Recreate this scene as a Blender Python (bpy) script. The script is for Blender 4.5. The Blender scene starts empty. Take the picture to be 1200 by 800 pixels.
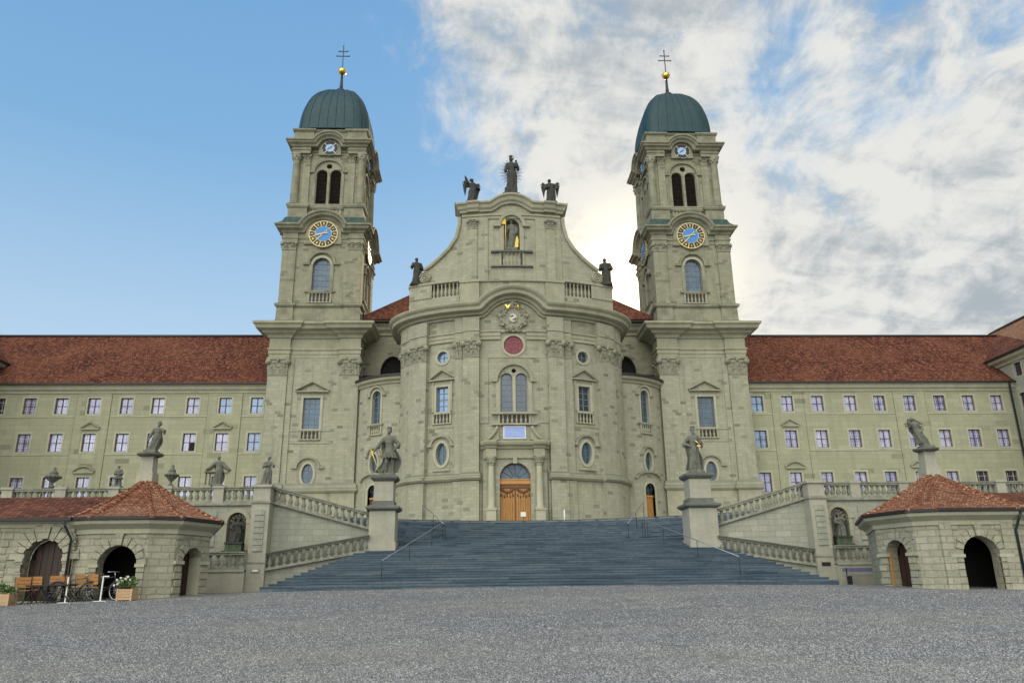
import bpy, bmesh, math, random
from mathutils import Vector, Matrix, noise as mnoise
from mathutils.geometry import tessellate_polygon
R = math.radians
random.seed(7)
S = bpy.context.scene
COL = S.collection

# ------------------------------------------------------------------ camera
CAM_X = -2.729
cd = bpy.data.cameras.new('camera'); cam = bpy.data.objects.new('camera', cd); COL.objects.link(cam); S.camera = cam
cd.sensor_fit = 'HORIZONTAL'; cd.sensor_width = 36.0; cd.lens = 36.0 * 900 / 1200
cd.clip_start = 0.1; cd.clip_end = 5000
p_, y_, r_ = R(17.42), R(2.333), R(-0.7233)
fw = Vector((math.sin(y_)*math.cos(p_), math.cos(y_)*math.cos(p_), math.sin(p_)))
rt = Vector((math.cos(y_), -math.sin(y_), 0)); up = rt.cross(fw)
c_, s_ = math.cos(r_), math.sin(r_)
rt2 = c_*rt + s_*up; up2 = -s_*rt + c_*up
cam.matrix_world = Matrix(((rt2.x, up2.x, -fw.x, CAM_X), (rt2.y, up2.y, -fw.y, 0), (rt2.z, up2.z, -fw.z, 0), (0, 0, 0, 1)))

# ------------------------------------------------------------------ light
SUN_EL, SUN_AZ = R(20.4), R(12.4)          # azimuth measured from +Y towards +X
sun_dir = Vector((math.sin(SUN_AZ)*math.cos(SUN_EL), math.cos(SUN_AZ)*math.cos(SUN_EL), math.sin(SUN_EL)))
sd = bpy.data.lights.new('sun', 'SUN'); sun = bpy.data.objects.new('sun', sd); COL.objects.link(sun)
sd.energy = 3.8; sd.angle = R(0.5); sd.color = (1.0, 0.82, 0.52)
sun.rotation_euler = sun_dir.to_track_quat('Z', 'Y').to_euler()

vs = S.view_settings
vs.view_transform = 'Standard'; vs.look = 'None'; vs.exposure = 0.0; vs.gamma = 1.0; vs.use_curve_mapping = False

W = bpy.data.worlds.new('World'); S.world = W; W.use_nodes = True
nt = W.node_tree; nt.nodes.clear()
def nd(t, **k):
    n = nt.nodes.new(t)
    for a, b in k.items(): setattr(n, a, b)
    return n
def lk(a, b): nt.links.new(a, b)
def mth(op, a, b=None, c=None, clamp=False):
    n = nd('ShaderNodeMath', operation=op, use_clamp=clamp)
    for i, x in enumerate((a, b, c)):
        if x is None: continue
        if isinstance(x, (int, float)): n.inputs[i].default_value = x
        else: lk(x, n.inputs[i])
    return n.outputs[0]
def mrange(x, a, b, c=0.0, d=1.0, smooth=True):
    n = nd('ShaderNodeMapRange'); n.interpolation_type = 'SMOOTHSTEP' if smooth else 'LINEAR'; n.clamp = True
    lk(x, n.inputs[0])
    for i, v in enumerate((a, b, c, d)):
        n.inputs[1+i].default_value = v
    return n.outputs[0]
def mixc(f, a, b, mode='MIX'):
    n = nd('ShaderNodeMix', data_type='RGBA', blend_type=mode)
    for i, x in ((0, f), (6, a), (7, b)):
        if isinstance(x, (int, float)): n.inputs[i].default_value = x
        elif isinstance(x, tuple): n.inputs[i].default_value = (*x, 1)
        else: lk(x, n.inputs[i])
    return n.outputs[2]
tc = nd('ShaderNodeTexCoord'); sep = nd('ShaderNodeSeparateXYZ'); lk(tc.outputs['Generated'], sep.inputs[0])
dx, dy, dz = sep.outputs
dot = nd('ShaderNodeVectorMath', operation='DOT_PRODUCT'); lk(tc.outputs['Generated'], dot.inputs[0]); dot.inputs[1].default_value = sun_dir
cosun = dot.outputs['Value']
sky = nd('ShaderNodeTexSky', sky_type='NISHITA'); sky.sun_disc = False; sky.sun_elevation = SUN_EL; sky.sun_rotation = SUN_AZ
sky.air_density = 1.0; sky.dust_density = 0.6; sky.ozone_density = 2.0; sky.altitude = 900
# clear-air colour: Nishita, softly compressed so that the part towards the sun keeps its blue
skyb = nd('ShaderNodeVectorMath', operation='SCALE'); lk(sky.outputs[0], skyb.inputs[0]); skyb.inputs[3].default_value = 0.10
grad = nd('ShaderNodeValToRGB'); lk(mrange(dz, 0.0, 0.75, smooth=False), grad.inputs[0])
grad.color_ramp.elements[0].position = 0.22; grad.color_ramp.elements[0].color = (0.64, 0.81, 0.95, 1)
grad.color_ramp.elements[1].position = 1.0; grad.color_ramp.elements[1].color = (0.17, 0.40, 0.74, 1)
e = grad.color_ramp.elements.new(0.66); e.color = (0.245, 0.50, 0.80, 1)
clear = mixc(0.82, skyb.outputs[0], grad.outputs[0])
# clouds on a flat layer overhead
den = mth('MAXIMUM', mth('ADD', dz, 0.42), 0.08)
cmb = nd('ShaderNodeCombineXYZ'); lk(mth('DIVIDE', dx, den), cmb.inputs[0]); lk(mth('DIVIDE', dy, den), cmb.inputs[1])
mp = nd('ShaderNodeMapping'); lk(cmb.outputs[0], mp.inputs[0]); mp.inputs['Rotation'].default_value = (0, 0, R(-32)); mp.inputs['Scale'].default_value = (1.15, 0.80, 1.15)
def fbm(scale, detail, rough, distort=0.0, off=0.0):
    m = nd('ShaderNodeMapping'); lk(mp.outputs[0], m.inputs[0]); m.inputs['Location'].default_value = (off, off*0.7, off*0.3)
    n = nd('ShaderNodeTexNoise'); lk(m.outputs[0], n.inputs['Vector'])
    n.inputs['Scale'].default_value = scale; n.inputs['Detail'].default_value = detail; n.inputs['Roughness'].default_value = rough; n.inputs['Distortion'].default_value = distort
    return n.outputs[0]
n1 = fbm(2.1, 9, 0.56, 0.3, 3.4)
n2 = fbm(10.0, 12, 0.64, 0.35, 8.7)
n3 = fbm(2.6, 7, 0.60, 0.2, 5.2)
az = mth('DIVIDE', dx, mth('MAXIMUM', dy, 0.15))
# cloud bank: its edge leans over the church, most of the sky to its right is covered; unseen cover behind the viewer is added as fill light
edge = mth('SUBTRACT', az, mth('MULTIPLY', mth('SUBTRACT', 0.62, dz), 0.62))
bank = mrange(edge, -0.30, 0.12)
behind = mrange(dy, 0.10, -0.25)
cover = mth('MAXIMUM', bank, mth('MULTIPLY', behind, 1.0))
raw = mth('ADD', mth('MULTIPLY', n1, 0.80), mth('MULTIPLY', n2, 0.42))
mask = mrange(mth('ADD', raw, mth('MULTIPLY', cover, 0.44)), 0.82, 1.00)
nearsun = mrange(cosun, 0.88, 1.0)
mp2 = nd('ShaderNodeMapping'); lk(cmb.outputs[0], mp2.inputs[0]); mp2.inputs['Rotation'].default_value = (0, 0, R(28)); mp2.inputs['Scale'].default_value = (1.0, 2.6, 1.0)
n4n = nd('ShaderNodeTexNoise'); lk(mp2.outputs[0], n4n.inputs['Vector']); n4n.inputs['Scale'].default_value = 5.5; n4n.inputs['Detail'].default_value = 8; n4n.inputs['Roughness'].default_value = 0.6; n4n.inputs['Distortion'].default_value = 0.5
n4 = n4n.outputs[0]
shade = mrange(mth('ADD', mth('ADD', mth('MULTIPLY', n2, 0.42), mth('ADD', mth('MULTIPLY', n3, 0.26), mth('MULTIPLY', n4, 0.32))), mth('MULTIPLY', nearsun, 0.07)), 0.42, 0.58)
ccol = mixc(shade, (0.42, 0.47, 0.51), (0.82, 0.815, 0.775))
# added unseen clouds acting as a soft key light from the viewer's upper left
kd = nd('ShaderNodeVectorMath', operation='DOT_PRODUCT'); lk(tc.outputs['Generated'], kd.inputs[0]); kd.inputs[1].default_value = Vector((-0.30, -0.74, 0.60)).normalized()
key = mrange(kd.outputs['Value'], 0.45, 0.98, 0.42, 3.1)
lit = nd('ShaderNodeVectorMath', operation='SCALE'); lk(mixc(shade, (0.80, 0.80, 0.76), (1.02, 1.0, 0.89)), lit.inputs[0]); lk(key, lit.inputs[3])
ccol = mixc(behind, ccol, lit.outputs[0])
sk = mixc(mth('MULTIPLY', mask, 0.97), clear, ccol)
glow1 = mth('POWER', mth('MAXIMUM', cosun, 0.0), 60.0)
glow2 = mth('POWER', mth('MAXIMUM', cosun, 0.0), 380.0)
glow = mixc(1.0, mixc(1.0, glow1, (0.10, 0.07, 0.025), 'MULTIPLY'), mixc(1.0, glow2, (2.8, 2.2, 1.1), 'MULTIPLY'), 'ADD')
sk = mixc(1.0, sk, glow, 'ADD')
bg = nd('ShaderNodeBackground'); lk(sk, bg.inputs[0]); bg.inputs[1].default_value = 1.0
wo = nd('ShaderNodeOutputWorld'); lk(bg.outputs[0], wo.inputs[0])

# ------------------------------------------------------------------ materials
M = {}
def mat(name):
    m = bpy.data.materials.new(name); m.use_nodes = True; M[name] = m
    return m, m.node_tree, m.node_tree.nodes['Principled BSDF']
def N(t, ty, **k):
    n = t.nodes.new(ty)
    for a, b in k.items(): setattr(n, a, b)
    return n
def ramp(t, src, stops):
    n = N(t, 'ShaderNodeValToRGB'); t.links.new(src, n.inputs[0])
    els = n.color_ramp.elements
    while len(els) < len(stops): els.new(0.5)
    for e, (p, c) in zip(els, stops):
        e.position = p; e.color = (*c, 1) if len(c) == 3 else c
    return n.outputs[0]
def mix(t, f, a, b, mode='MIX'):
    n = N(t, 'ShaderNodeMix', data_type='RGBA', blend_type=mode)
    for i, x in ((0, f), (6, a), (7, b)):
        if isinstance(x, (int, float)): n.inputs[i].default_value = x
        elif isinstance(x, tuple): n.inputs[i].default_value = (*x, 1)
        else: t.links.new(x, n.inputs[i])
    return n.outputs[2]
def noise(t, vec, scale, detail=4, rough=0.55, dist=0.0):
    n = N(t, 'ShaderNodeTexNoise'); t.links.new(vec, n.inputs['Vector'])
    n.inputs['Scale'].default_value = scale; n.inputs['Detail'].default_value = detail; n.inputs['Roughness'].default_value = rough; n.inputs['Distortion'].default_value = dist
    return n.outputs[0]
def scaled(t, vec, s):
    n = N(t, 'ShaderNodeMapping'); t.links.new(vec, n.inputs[0]); n.inputs['Scale'].default_value = s
    return n.outputs[0]
def bump(t, b, h, strength, dist):
    n = N(t, 'ShaderNodeBump'); t.links.new(h, n.inputs['Height']); n.inputs['Strength'].default_value = strength; n.inputs['Distance'].default_value = dist
    t.links.new(n.outputs[0], b.inputs['Normal'])
def bricks(t, vec, bw, rh, mortar, offset=0.5, smooth=0.2):
    n = N(t, 'ShaderNodeTexBrick'); t.links.new(vec, n.inputs['Vector'])
    n.inputs['Color1'].default_value = (0, 0, 0, 1); n.inputs['Color2'].default_value = (1, 1, 1, 1); n.inputs['Mortar'].default_value = (0.5, 0.5, 0.5, 1)
    n.inputs['Scale'].default_value = 1; n.inputs['Mortar Size'].default_value = mortar; n.inputs['Mortar Smooth'].default_value = smooth
    n.inputs['Brick Width'].default_value = bw; n.inputs['Row Height'].default_value = rh; n.inputs['Bias'].default_value = 0.0
    n.offset = offset; n.offset_frequency = 2; n.squash = 1.0
    return n.outputs['Color'], n.outputs['Fac']
def uvc(t): return N(t, 'ShaderNodeUVMap').outputs[0]
def obc(t): return N(t, 'ShaderNodeTexCoord').outputs['Object']

def ashlar(name, base, dark, light, bw=0.56, rh=0.28, mortar=0.009, bmp=0.25, darkblocks=0.055, rough=False):
    m, t, b = mat(name); uv = uvc(t); ob = obc(t)
    wob = N(t, 'ShaderNodeMapping'); t.links.new(uv, wob.inputs[0])
    c, f = bricks(t, wob.outputs[0], bw, rh, mortar)
    k = [(0.0, tuple(x*0.5 for x in dark)), (darkblocks*0.6, dark), (darkblocks, tuple(0.78*a+0.22*d for a, d in zip(base, dark))), (0.5, base), (1.0, light)]
    col = ramp(t, c, k)
    st = noise(t, ob, 0.35, 5, 0.6); st2 = noise(t, scaled(t, ob, (2.2, 2.2, 0.25)), 0.9, 5, 0.6); fine = noise(t, ob, 7, 5, 0.65)
    col = mix(t, ramp(t, st, [(0.35, (0.0,)*3), (0.7, (0.55,)*3)]), col, tuple(0.55*a+0.45*d for a, d in zip(base, dark)))
    col = mix(t, ramp(t, st2, [(0.50, (0.0,)*3), (0.72, (0.62,)*3)]), col, dark)
    col = mix(t, 0.35, col, ramp(t, fine, [(0.3, tuple(x*0.7 for x in base)), (0.7, tuple(min(1, x*1.15) for x in base))]))
    col = mix(t, f, col, tuple(x*0.74 for x in base))
    t.links.new(col, b.inputs['Base Color']); b.inputs['Roughness'].default_value = 0.9; b.inputs['Specular IOR Level'].default_value = 0.25
    h = N(t, 'ShaderNodeMath', operation='MULTIPLY_ADD'); t.links.new(f, h.inputs[0]); h.inputs[1].default_value = -0.6
    t.links.new(noise(t, ob, 3.5 if rough else 9, 6, 0.7), h.inputs[2])
    bump(t, b, h.outputs[0], 0.9 if rough else 0.5, 0.09 if rough else 0.03)
    return m
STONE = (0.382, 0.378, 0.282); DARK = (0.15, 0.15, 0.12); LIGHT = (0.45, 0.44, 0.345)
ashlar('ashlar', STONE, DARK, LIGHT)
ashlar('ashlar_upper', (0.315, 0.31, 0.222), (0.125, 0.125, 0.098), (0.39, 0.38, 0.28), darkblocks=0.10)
ashlar('ashlar_wing', (0.355, 0.36, 0.245), (0.235, 0.235, 0.17), (0.42, 0.42, 0.305), bw=1.3, rh=0.46, mortar=0.008, darkblocks=0.05)
ashlar('ashlar_grey', (0.36, 0.37, 0.30), (0.22, 0.235, 0.20), (0.46, 0.46, 0.39), bw=0.8, rh=0.30, mortar=0.012)
ashlar('rustic', (0.40, 0.39, 0.295), (0.22, 0.22, 0.17), (0.52, 0.50, 0.39), bw=0.62, rh=0.25, mortar=0.016, rough=True)
def plain_stone(name, base, dark, scale=1.2, bm=0.03, top=None):
    m, t, b = mat(name); ob = obc(t)
    st = noise(t, ob, scale, 6, 0.65); fine = noise(t, ob, 11, 5, 0.65); drip = noise(t, scaled(t, ob, (3, 3, 0.4)), 1.2, 5, 0.6)
    col = ramp(t, st, [(0.3, dark), (0.58, base), (0.8, tuple(min(1, x*1.12) for x in base))])
    col = mix(t, ramp(t, drip, [(0.5, (0.0,)*3), (0.75, (0.6,)*3)]), col, dark)
    col = mix(t, 0.3, col, ramp(t, fine, [(0.3, tuple(x*0.65 for x in base)), (0.7, tuple(min(1, x*1.15) for x in base))]))
    if top:   # lichen / weathering grown on faces that look up
        g = N(t, 'ShaderNodeNewGeometry'); sp = N(t, 'ShaderNodeSeparateXYZ'); t.links.new(g.outputs['True Normal'], sp.inputs[0])
        col = mix(t, ramp(t, sp.outputs[2], [(0.3, (0.0,)*3), (0.75, (0.85,)*3)]), col, top)
    t.links.new(col, b.inputs['Base Color']); b.inputs['Roughness'].default_value = 0.9; b.inputs['Specular IOR Level'].default_value = 0.25
    bump(t, b, noise(t, ob, 8, 6, 0.7), 0.5, bm)
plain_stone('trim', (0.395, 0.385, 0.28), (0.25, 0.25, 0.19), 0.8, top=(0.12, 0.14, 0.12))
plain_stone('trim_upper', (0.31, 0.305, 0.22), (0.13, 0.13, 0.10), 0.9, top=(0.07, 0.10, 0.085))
plain_stone('carved', (0.34, 0.335, 0.25), (0.13, 0.135, 0.11), 3.0)
plain_stone('cap_dark', (0.17, 0.18, 0.155), (0.085, 0.095, 0.09), 2.0)
plain_stone('trim_light', (0.46, 0.45, 0.34), (0.33, 0.33, 0.25), 0.8)
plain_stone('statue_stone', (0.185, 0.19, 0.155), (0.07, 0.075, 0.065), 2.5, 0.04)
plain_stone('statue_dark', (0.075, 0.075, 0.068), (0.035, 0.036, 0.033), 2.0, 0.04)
plain_stone('pedestal_stone', (0.42, 0.41, 0.33), (0.30, 0.30, 0.25), 1.2)
plain_stone('weathered_rail', (0.33, 0.335, 0.27), (0.14, 0.15, 0.125), 2.5, 0.03, top=(0.085, 0.095, 0.085))
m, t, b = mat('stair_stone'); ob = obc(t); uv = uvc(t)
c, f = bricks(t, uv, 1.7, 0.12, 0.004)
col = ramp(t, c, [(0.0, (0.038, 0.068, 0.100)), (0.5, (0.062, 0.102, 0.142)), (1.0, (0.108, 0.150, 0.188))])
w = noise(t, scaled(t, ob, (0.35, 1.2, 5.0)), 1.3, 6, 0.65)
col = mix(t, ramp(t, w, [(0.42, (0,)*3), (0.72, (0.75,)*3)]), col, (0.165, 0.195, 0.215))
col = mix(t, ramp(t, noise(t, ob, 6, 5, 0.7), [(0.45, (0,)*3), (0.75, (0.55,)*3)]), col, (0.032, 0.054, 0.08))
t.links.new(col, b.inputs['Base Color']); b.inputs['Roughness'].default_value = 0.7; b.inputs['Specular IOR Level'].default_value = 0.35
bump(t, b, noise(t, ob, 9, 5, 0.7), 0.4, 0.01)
plain_stone('paving', (0.26, 0.26, 0.24), (0.17, 0.17, 0.16), 1.0, 0.01)
def tiles(name, cols, bw, rh, bm, mort):
    m, t, b = mat(name); uv = uvc(t); ob = obc(t)
    c, f = bricks(t, uv, bw, rh, mort, smooth=0.5)
    col = ramp(t, c, [(i/(len(cols)-1), q) for i, q in enumerate(cols)])
    big = noise(t, ob, 0.25, 5, 0.6); mid = noise(t, ob, 2.2, 6, 0.7)
    col = mix(t, ramp(t, mid, [(0.4, (0,)*3), (0.75, (0.7,)*3)]), col, cols[0])
    col = mix(t, ramp(t, big, [(0.4, (0,)*3), (0.75, (0.45,)*3)]), col, cols[-1])
    col = mix(t, f, col, tuple(x*0.8 for x in cols[0]))
    t.links.new(col, b.inputs['Base Color']); b.inputs['Roughness'].default_value = 0.95; b.inputs['Specular IOR Level'].default_value = 0.12
    # each course steps up towards its lower edge
    sp = N(t, 'ShaderNodeSeparateXYZ'); t.links.new(uv, sp.inputs[0])
    dv = N(t, 'ShaderNodeMath', operation='DIVIDE'); t.links.new(sp.outputs[1], dv.inputs[0]); dv.inputs[1].default_value = rh
    fr = N(t, 'ShaderNodeMath', operation='FRACT'); t.links.new(dv.outputs[0], fr.inputs[0])
    h = N(t, 'ShaderNodeMath', operation='MULTIPLY_ADD'); t.links.new(f, h.inputs[0]); h.inputs[1].default_value = -0.8
    ad = N(t, 'ShaderNodeMath', operation='MULTIPLY_ADD'); t.links.new(c, ad.inputs[0]); ad.inputs[1].default_value = 0.5; t.links.new(fr.outputs[0], ad.inputs[2])
    sb = N(t, 'ShaderNodeMath', operation='SUBTRACT'); sb.inputs[0].default_value = 1; t.links.new(ad.outputs[0], sb.inputs[1])
    t.links.new(sb.outputs[0], h.inputs[2])
    bump(t, b, h.outputs[0], 1.0, bm)
tiles('roof_tile', [(0.048, 0.021, 0.017), (0.115, 0.040, 0.026), (0.172, 0.060, 0.036), (0.28, 0.115, 0.065)], 0.19, 0.24, 0.02, 0.012)
tiles('pavilion_tile', [(0.15, 0.058, 0.038), (0.31, 0.12, 0.062), (0.43, 0.195, 0.105), (0.58, 0.34, 0.22)], 0.15, 0.10, 0.04, 0.014)
def simple(name, col, rough=0.6, metal=0.0, var=0.25, scale=6, spec=0.5):
    m, t, b = mat(name); ob = obc(t)
    n = noise(t, ob, scale, 5, 0.6)
    c = ramp(t, n, [(0.3, tuple(x*(1-var) for x in col)), (0.7, tuple(min(1, x*(1+var)) for x in col))])
    t.links.new(c, b.inputs['Base Color']); b.inputs['Roughness'].default_value = rough; b.inputs['Metallic'].default_value = metal; b.inputs['Specular IOR Level'].default_value = spec
    return m, t, b
m, t, b = mat('copper'); ob = obc(t)
st = noise(t, scaled(t, ob, (3.0, 3.0, 0.3)), 1.6, 6, 0.65); pt = noise(t, ob, 1.3, 5, 0.6)
c = ramp(t, st, [(0.3, (0.007, 0.034, 0.046)), (0.52, (0.011, 0.048, 0.059)), (0.75, (0.022, 0.074, 0.080))])
c = mix(t, ramp(t, pt, [(0.45, (0,)*3), (0.75, (0.7,)*3)]), c, (0.010, 0.035, 0.048))
t.links.new(c, b.inputs['Base Color']); b.inputs['Roughness'].default_value = 0.55; b.inputs['Metallic'].default_value = 0.2
bump(t, b, st, 0.4, 0.03)
simple('copper_patina', (0.035, 0.075, 0.068), 0.8, 0, 0.5, 3)
simple('gutter', (0.035, 0.028, 0.028), 0.5, 0.3)
simple('pipe', (0.025, 0.032, 0.04), 0.45, 0.4)
simple('gold', (0.80, 0.55, 0.13), 0.28, 1.0, 0.12)
simple('gold_leaf', (0.74, 0.55, 0.12), 0.5, 0.2, 0.15)
simple('gilt_pale', (0.72, 0.60, 0.30), 0.5, 0.1, 0.15)
simple('clock_blue', (0.05, 0.24, 0.62), 0.5, 0, 0.1)
simple('clock_pale', (0.42, 0.55, 0.75), 0.5, 0, 0.1)
simple('black_paint', (0.012, 0.012, 0.014), 0.5)
simple('iron', (0.03, 0.033, 0.038), 0.45, 0.6)
simple('rail_steel', (0.30, 0.33, 0.36), 0.35, 0.7, 0.1)
simple('white_paint', (0.78, 0.78, 0.76), 0.5, 0, 0.06)
simple('plaque_blue', (0.30, 0.40, 0.78), 0.4, 0, 0.08)
simple('shield_white', (0.56, 0.56, 0.50), 0.6, 0, 0.15)
simple('louvre', (0.030, 0.017, 0.013), 0.8, 0, 0.4)
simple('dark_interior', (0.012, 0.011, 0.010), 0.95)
simple('sash', (0.095, 0.030, 0.040), 0.55, 0, 0.2)
simple('sash_church', (0.17, 0.19, 0.21), 0.6, 0, 0.2)
simple('rose_red', (0.20, 0.028, 0.048), 0.5, 0, 0.25, 4)
simple('rose_lead', (0.33, 0.16, 0.17), 0.6, 0, 0.2)
simple('leaf', (0.075, 0.14, 0.035), 0.6, 0, 0.5, 20)
simple('leaf_light', (0.14, 0.20, 0.06), 0.6, 0, 0.4, 20)
simple('petal', (0.80, 0.80, 0.74), 0.6, 0, 0.05)
simple('soil', (0.04, 0.03, 0.022), 0.95)
simple('moss', (0.075, 0.105, 0.065), 0.9, 0, 0.5, 8)
simple('rubber', (0.018, 0.018, 0.02), 0.7)
simple('spoke', (0.55, 0.56, 0.58), 0.3, 0.9, 0.05)
simple('bike_blue', (0.05, 0.075, 0.11), 0.35, 0.3, 0.1)
simple('seat_orange', (0.43, 0.20, 0.06), 0.55, 0, 0.2, 15)
simple('bench_grey', (0.20, 0.21, 0.26), 0.5, 0, 0.12)
simple('bench_blue', (0.16, 0.17, 0.30), 0.5, 0, 0.12)
def wood(name, a, bcol, vert=True, plank=0.16):
    m, t, b = mat(name); ob = obc(t)
    g = noise(t, scaled(t, ob, (9, 9, 0.8) if vert else (0.8, 9, 9)), 2.0, 6, 0.65, 0.3)
    c = ramp(t, g, [(0.3, a), (0.7, bcol)])
    t.links.new(c, b.inputs['Base Color']); b.inputs['Roughness'].default_value = 0.5
    bump(t, b, g, 0.35, 0.01)
wood('door_wood', (0.27, 0.115, 0.025), (0.55, 0.28, 0.075))
wood('door_wood_dark', (0.085, 0.036, 0.015), (0.20, 0.09, 0.035))
wood('door_trim', (0.40, 0.18, 0.045), (0.58, 0.30, 0.09), False)
wood('planter_wood', (0.40, 0.25, 0.13), (0.60, 0.41, 0.24), False)
wood('arcade_door', (0.018, 0.009, 0.006), (0.050, 0.022, 0.013))
def glass(name, inner, tint, ior, rough=0.03, var=1.0):
    m, t, b = mat(name)
    oi = N(t, 'ShaderNodeObjectInfo'); ob = obc(t)
    n = noise(t, ob, 1.3, 2, 0.5)
    c = ramp(t, n, [(0.35, tuple(x*(1-0.35*var) for x in inner)), (0.65, tuple(x*(1+0.3*var) for x in inner))])
    c = mix(t, oi.outputs['Random'], c, mix(t, 1.0, c, tint, 'MULTIPLY'))
    t.links.new(c, b.inputs['Base Color']); b.inputs['Roughness'].default_value = rough; b.inputs['IOR'].default_value = ior
    b.inputs['Specular Tint'].default_value = (0.75, 0.85, 1.0, 1)
    # panes are never quite flat
    w = noise(t, scaled(t, ob, (1, 1, 1)), 2.5, 2, 0.5); bump(t, b, w, 0.12, 0.02)
glass('glass_wing', (0.42, 0.42, 0.60), (0.50, 0.52, 0.72), 2.2)
glass('glass_church', (0.035, 0.085, 0.15), (1.3, 1.0, 0.8), 1.75, 0.15)
glass('glass_sky', (0.06, 0.20, 0.42), (0.9, 0.95, 1.0), 2.3, 0.08)
glass('glass_dark', (0.02, 0.03, 0.045), (1.3, 1.2, 1.1), 1.9, 0.08)
m, t, b = mat('gravel'); ob = obc(t)
v = N(t, 'ShaderNodeTexVoronoi'); t.links.new(ob, v.inputs['Vector']); v.inputs['Scale'].default_value = 34.0
sp = N(t, 'ShaderNodeSeparateColor'); t.links.new(v.outputs['Color'], sp.inputs[0])
c = ramp(t, sp.outputs[0], [(0.0, (0.09, 0.094, 0.102)), (0.35, (0.175, 0.18, 0.19)), (0.7, (0.25, 0.253, 0.258)), (1.0, (0.38, 0.378, 0.37))])
bign = noise(t, scaled(t, ob, (0.5, 1.0, 1.0)), 0.30, 6, 0.62); midn = noise(t, ob, 1.1, 6, 0.68)
c = mix(t, ramp(t, bign, [(0.42, (0.0,)*3), (0.68, (0.55,)*3)]), c, (0.30, 0.285, 0.255))
c = mix(t, ramp(t, midn, [(0.45, (0.0,)*3), (0.7, (0.55,)*3)]), c, (0.125, 0.13, 0.145))
t.links.new(c, b.inputs['Base Color']); b.inputs['Roughness'].default_value = 0.95; b.inputs['Specular IOR Level'].default_value = 0.2
inv = N(t, 'ShaderNodeMath', operation='MULTIPLY_ADD'); t.links.new(v.outputs['Distance'], inv.inputs[0]); inv.inputs[1].default_value = -0.9; t.links.new(midn, inv.inputs[2])
bump(t, b, inv.outputs[0], 1.0, 0.04)
m, t, b = mat('pebble'); at_ = N(t, 'ShaderNodeAttribute'); at_.attribute_name = 'tone'
ob = obc(t); midn = noise(t, ob, 1.1, 6, 0.68); bign = noise(t, scaled(t, ob, (0.5, 1.0, 1.0)), 0.30, 6, 0.62)
c = ramp(t, at_.outputs['Fac'], [(0.0, (0.085, 0.09, 0.10)), (0.4, (0.245, 0.25, 0.26)), (0.75, (0.35, 0.352, 0.355)), (1.0, (0.54, 0.54, 0.53))])
c = mix(t, ramp(t, bign, [(0.42, (0.0,)*3), (0.68, (0.35,)*3)]), c, (0.36, 0.34, 0.30))
c = mix(t, ramp(t, midn, [(0.45, (0.0,)*3), (0.7, (0.4,)*3)]), c, (0.15, 0.155, 0.17))
t.links.new(c, b.inputs['Base Color']); b.inputs['Roughness'].default_value = 0.9; b.inputs['Specular IOR Level'].default_value = 0.25

# ------------------------------------------------------------------ mesh tools
def face_uv(ps):
    n = Vector((0, 0, 0))
    for i in range(len(ps)):
        a, c = ps[i], ps[(i+1) % len(ps)]
        n += Vector(((a[1]-c[1])*(a[2]+c[2]), (a[2]-c[2])*(a[0]+c[0]), (a[0]-c[0])*(a[1]+c[1])))
    if n.length < 1e-12: return [(0, 0)]*len(ps)
    n.normalize()
    if abs(n.z) > 0.999: return [(p[0], p[1]) for p in ps]
    tx = Vector((-n.y, n.x, 0)).normalized()
    if abs(tx.x) > abs(tx.y):
        if tx.x < 0: tx = -tx
    elif tx.y < 0: tx = -tx
    bx = n.cross(tx)
    if bx.z < 0: bx = -bx
    return [(p[0]*tx.x+p[1]*tx.y, p[0]*bx.x+p[1]*bx.y+p[2]*bx.z) for p in ps]

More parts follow.
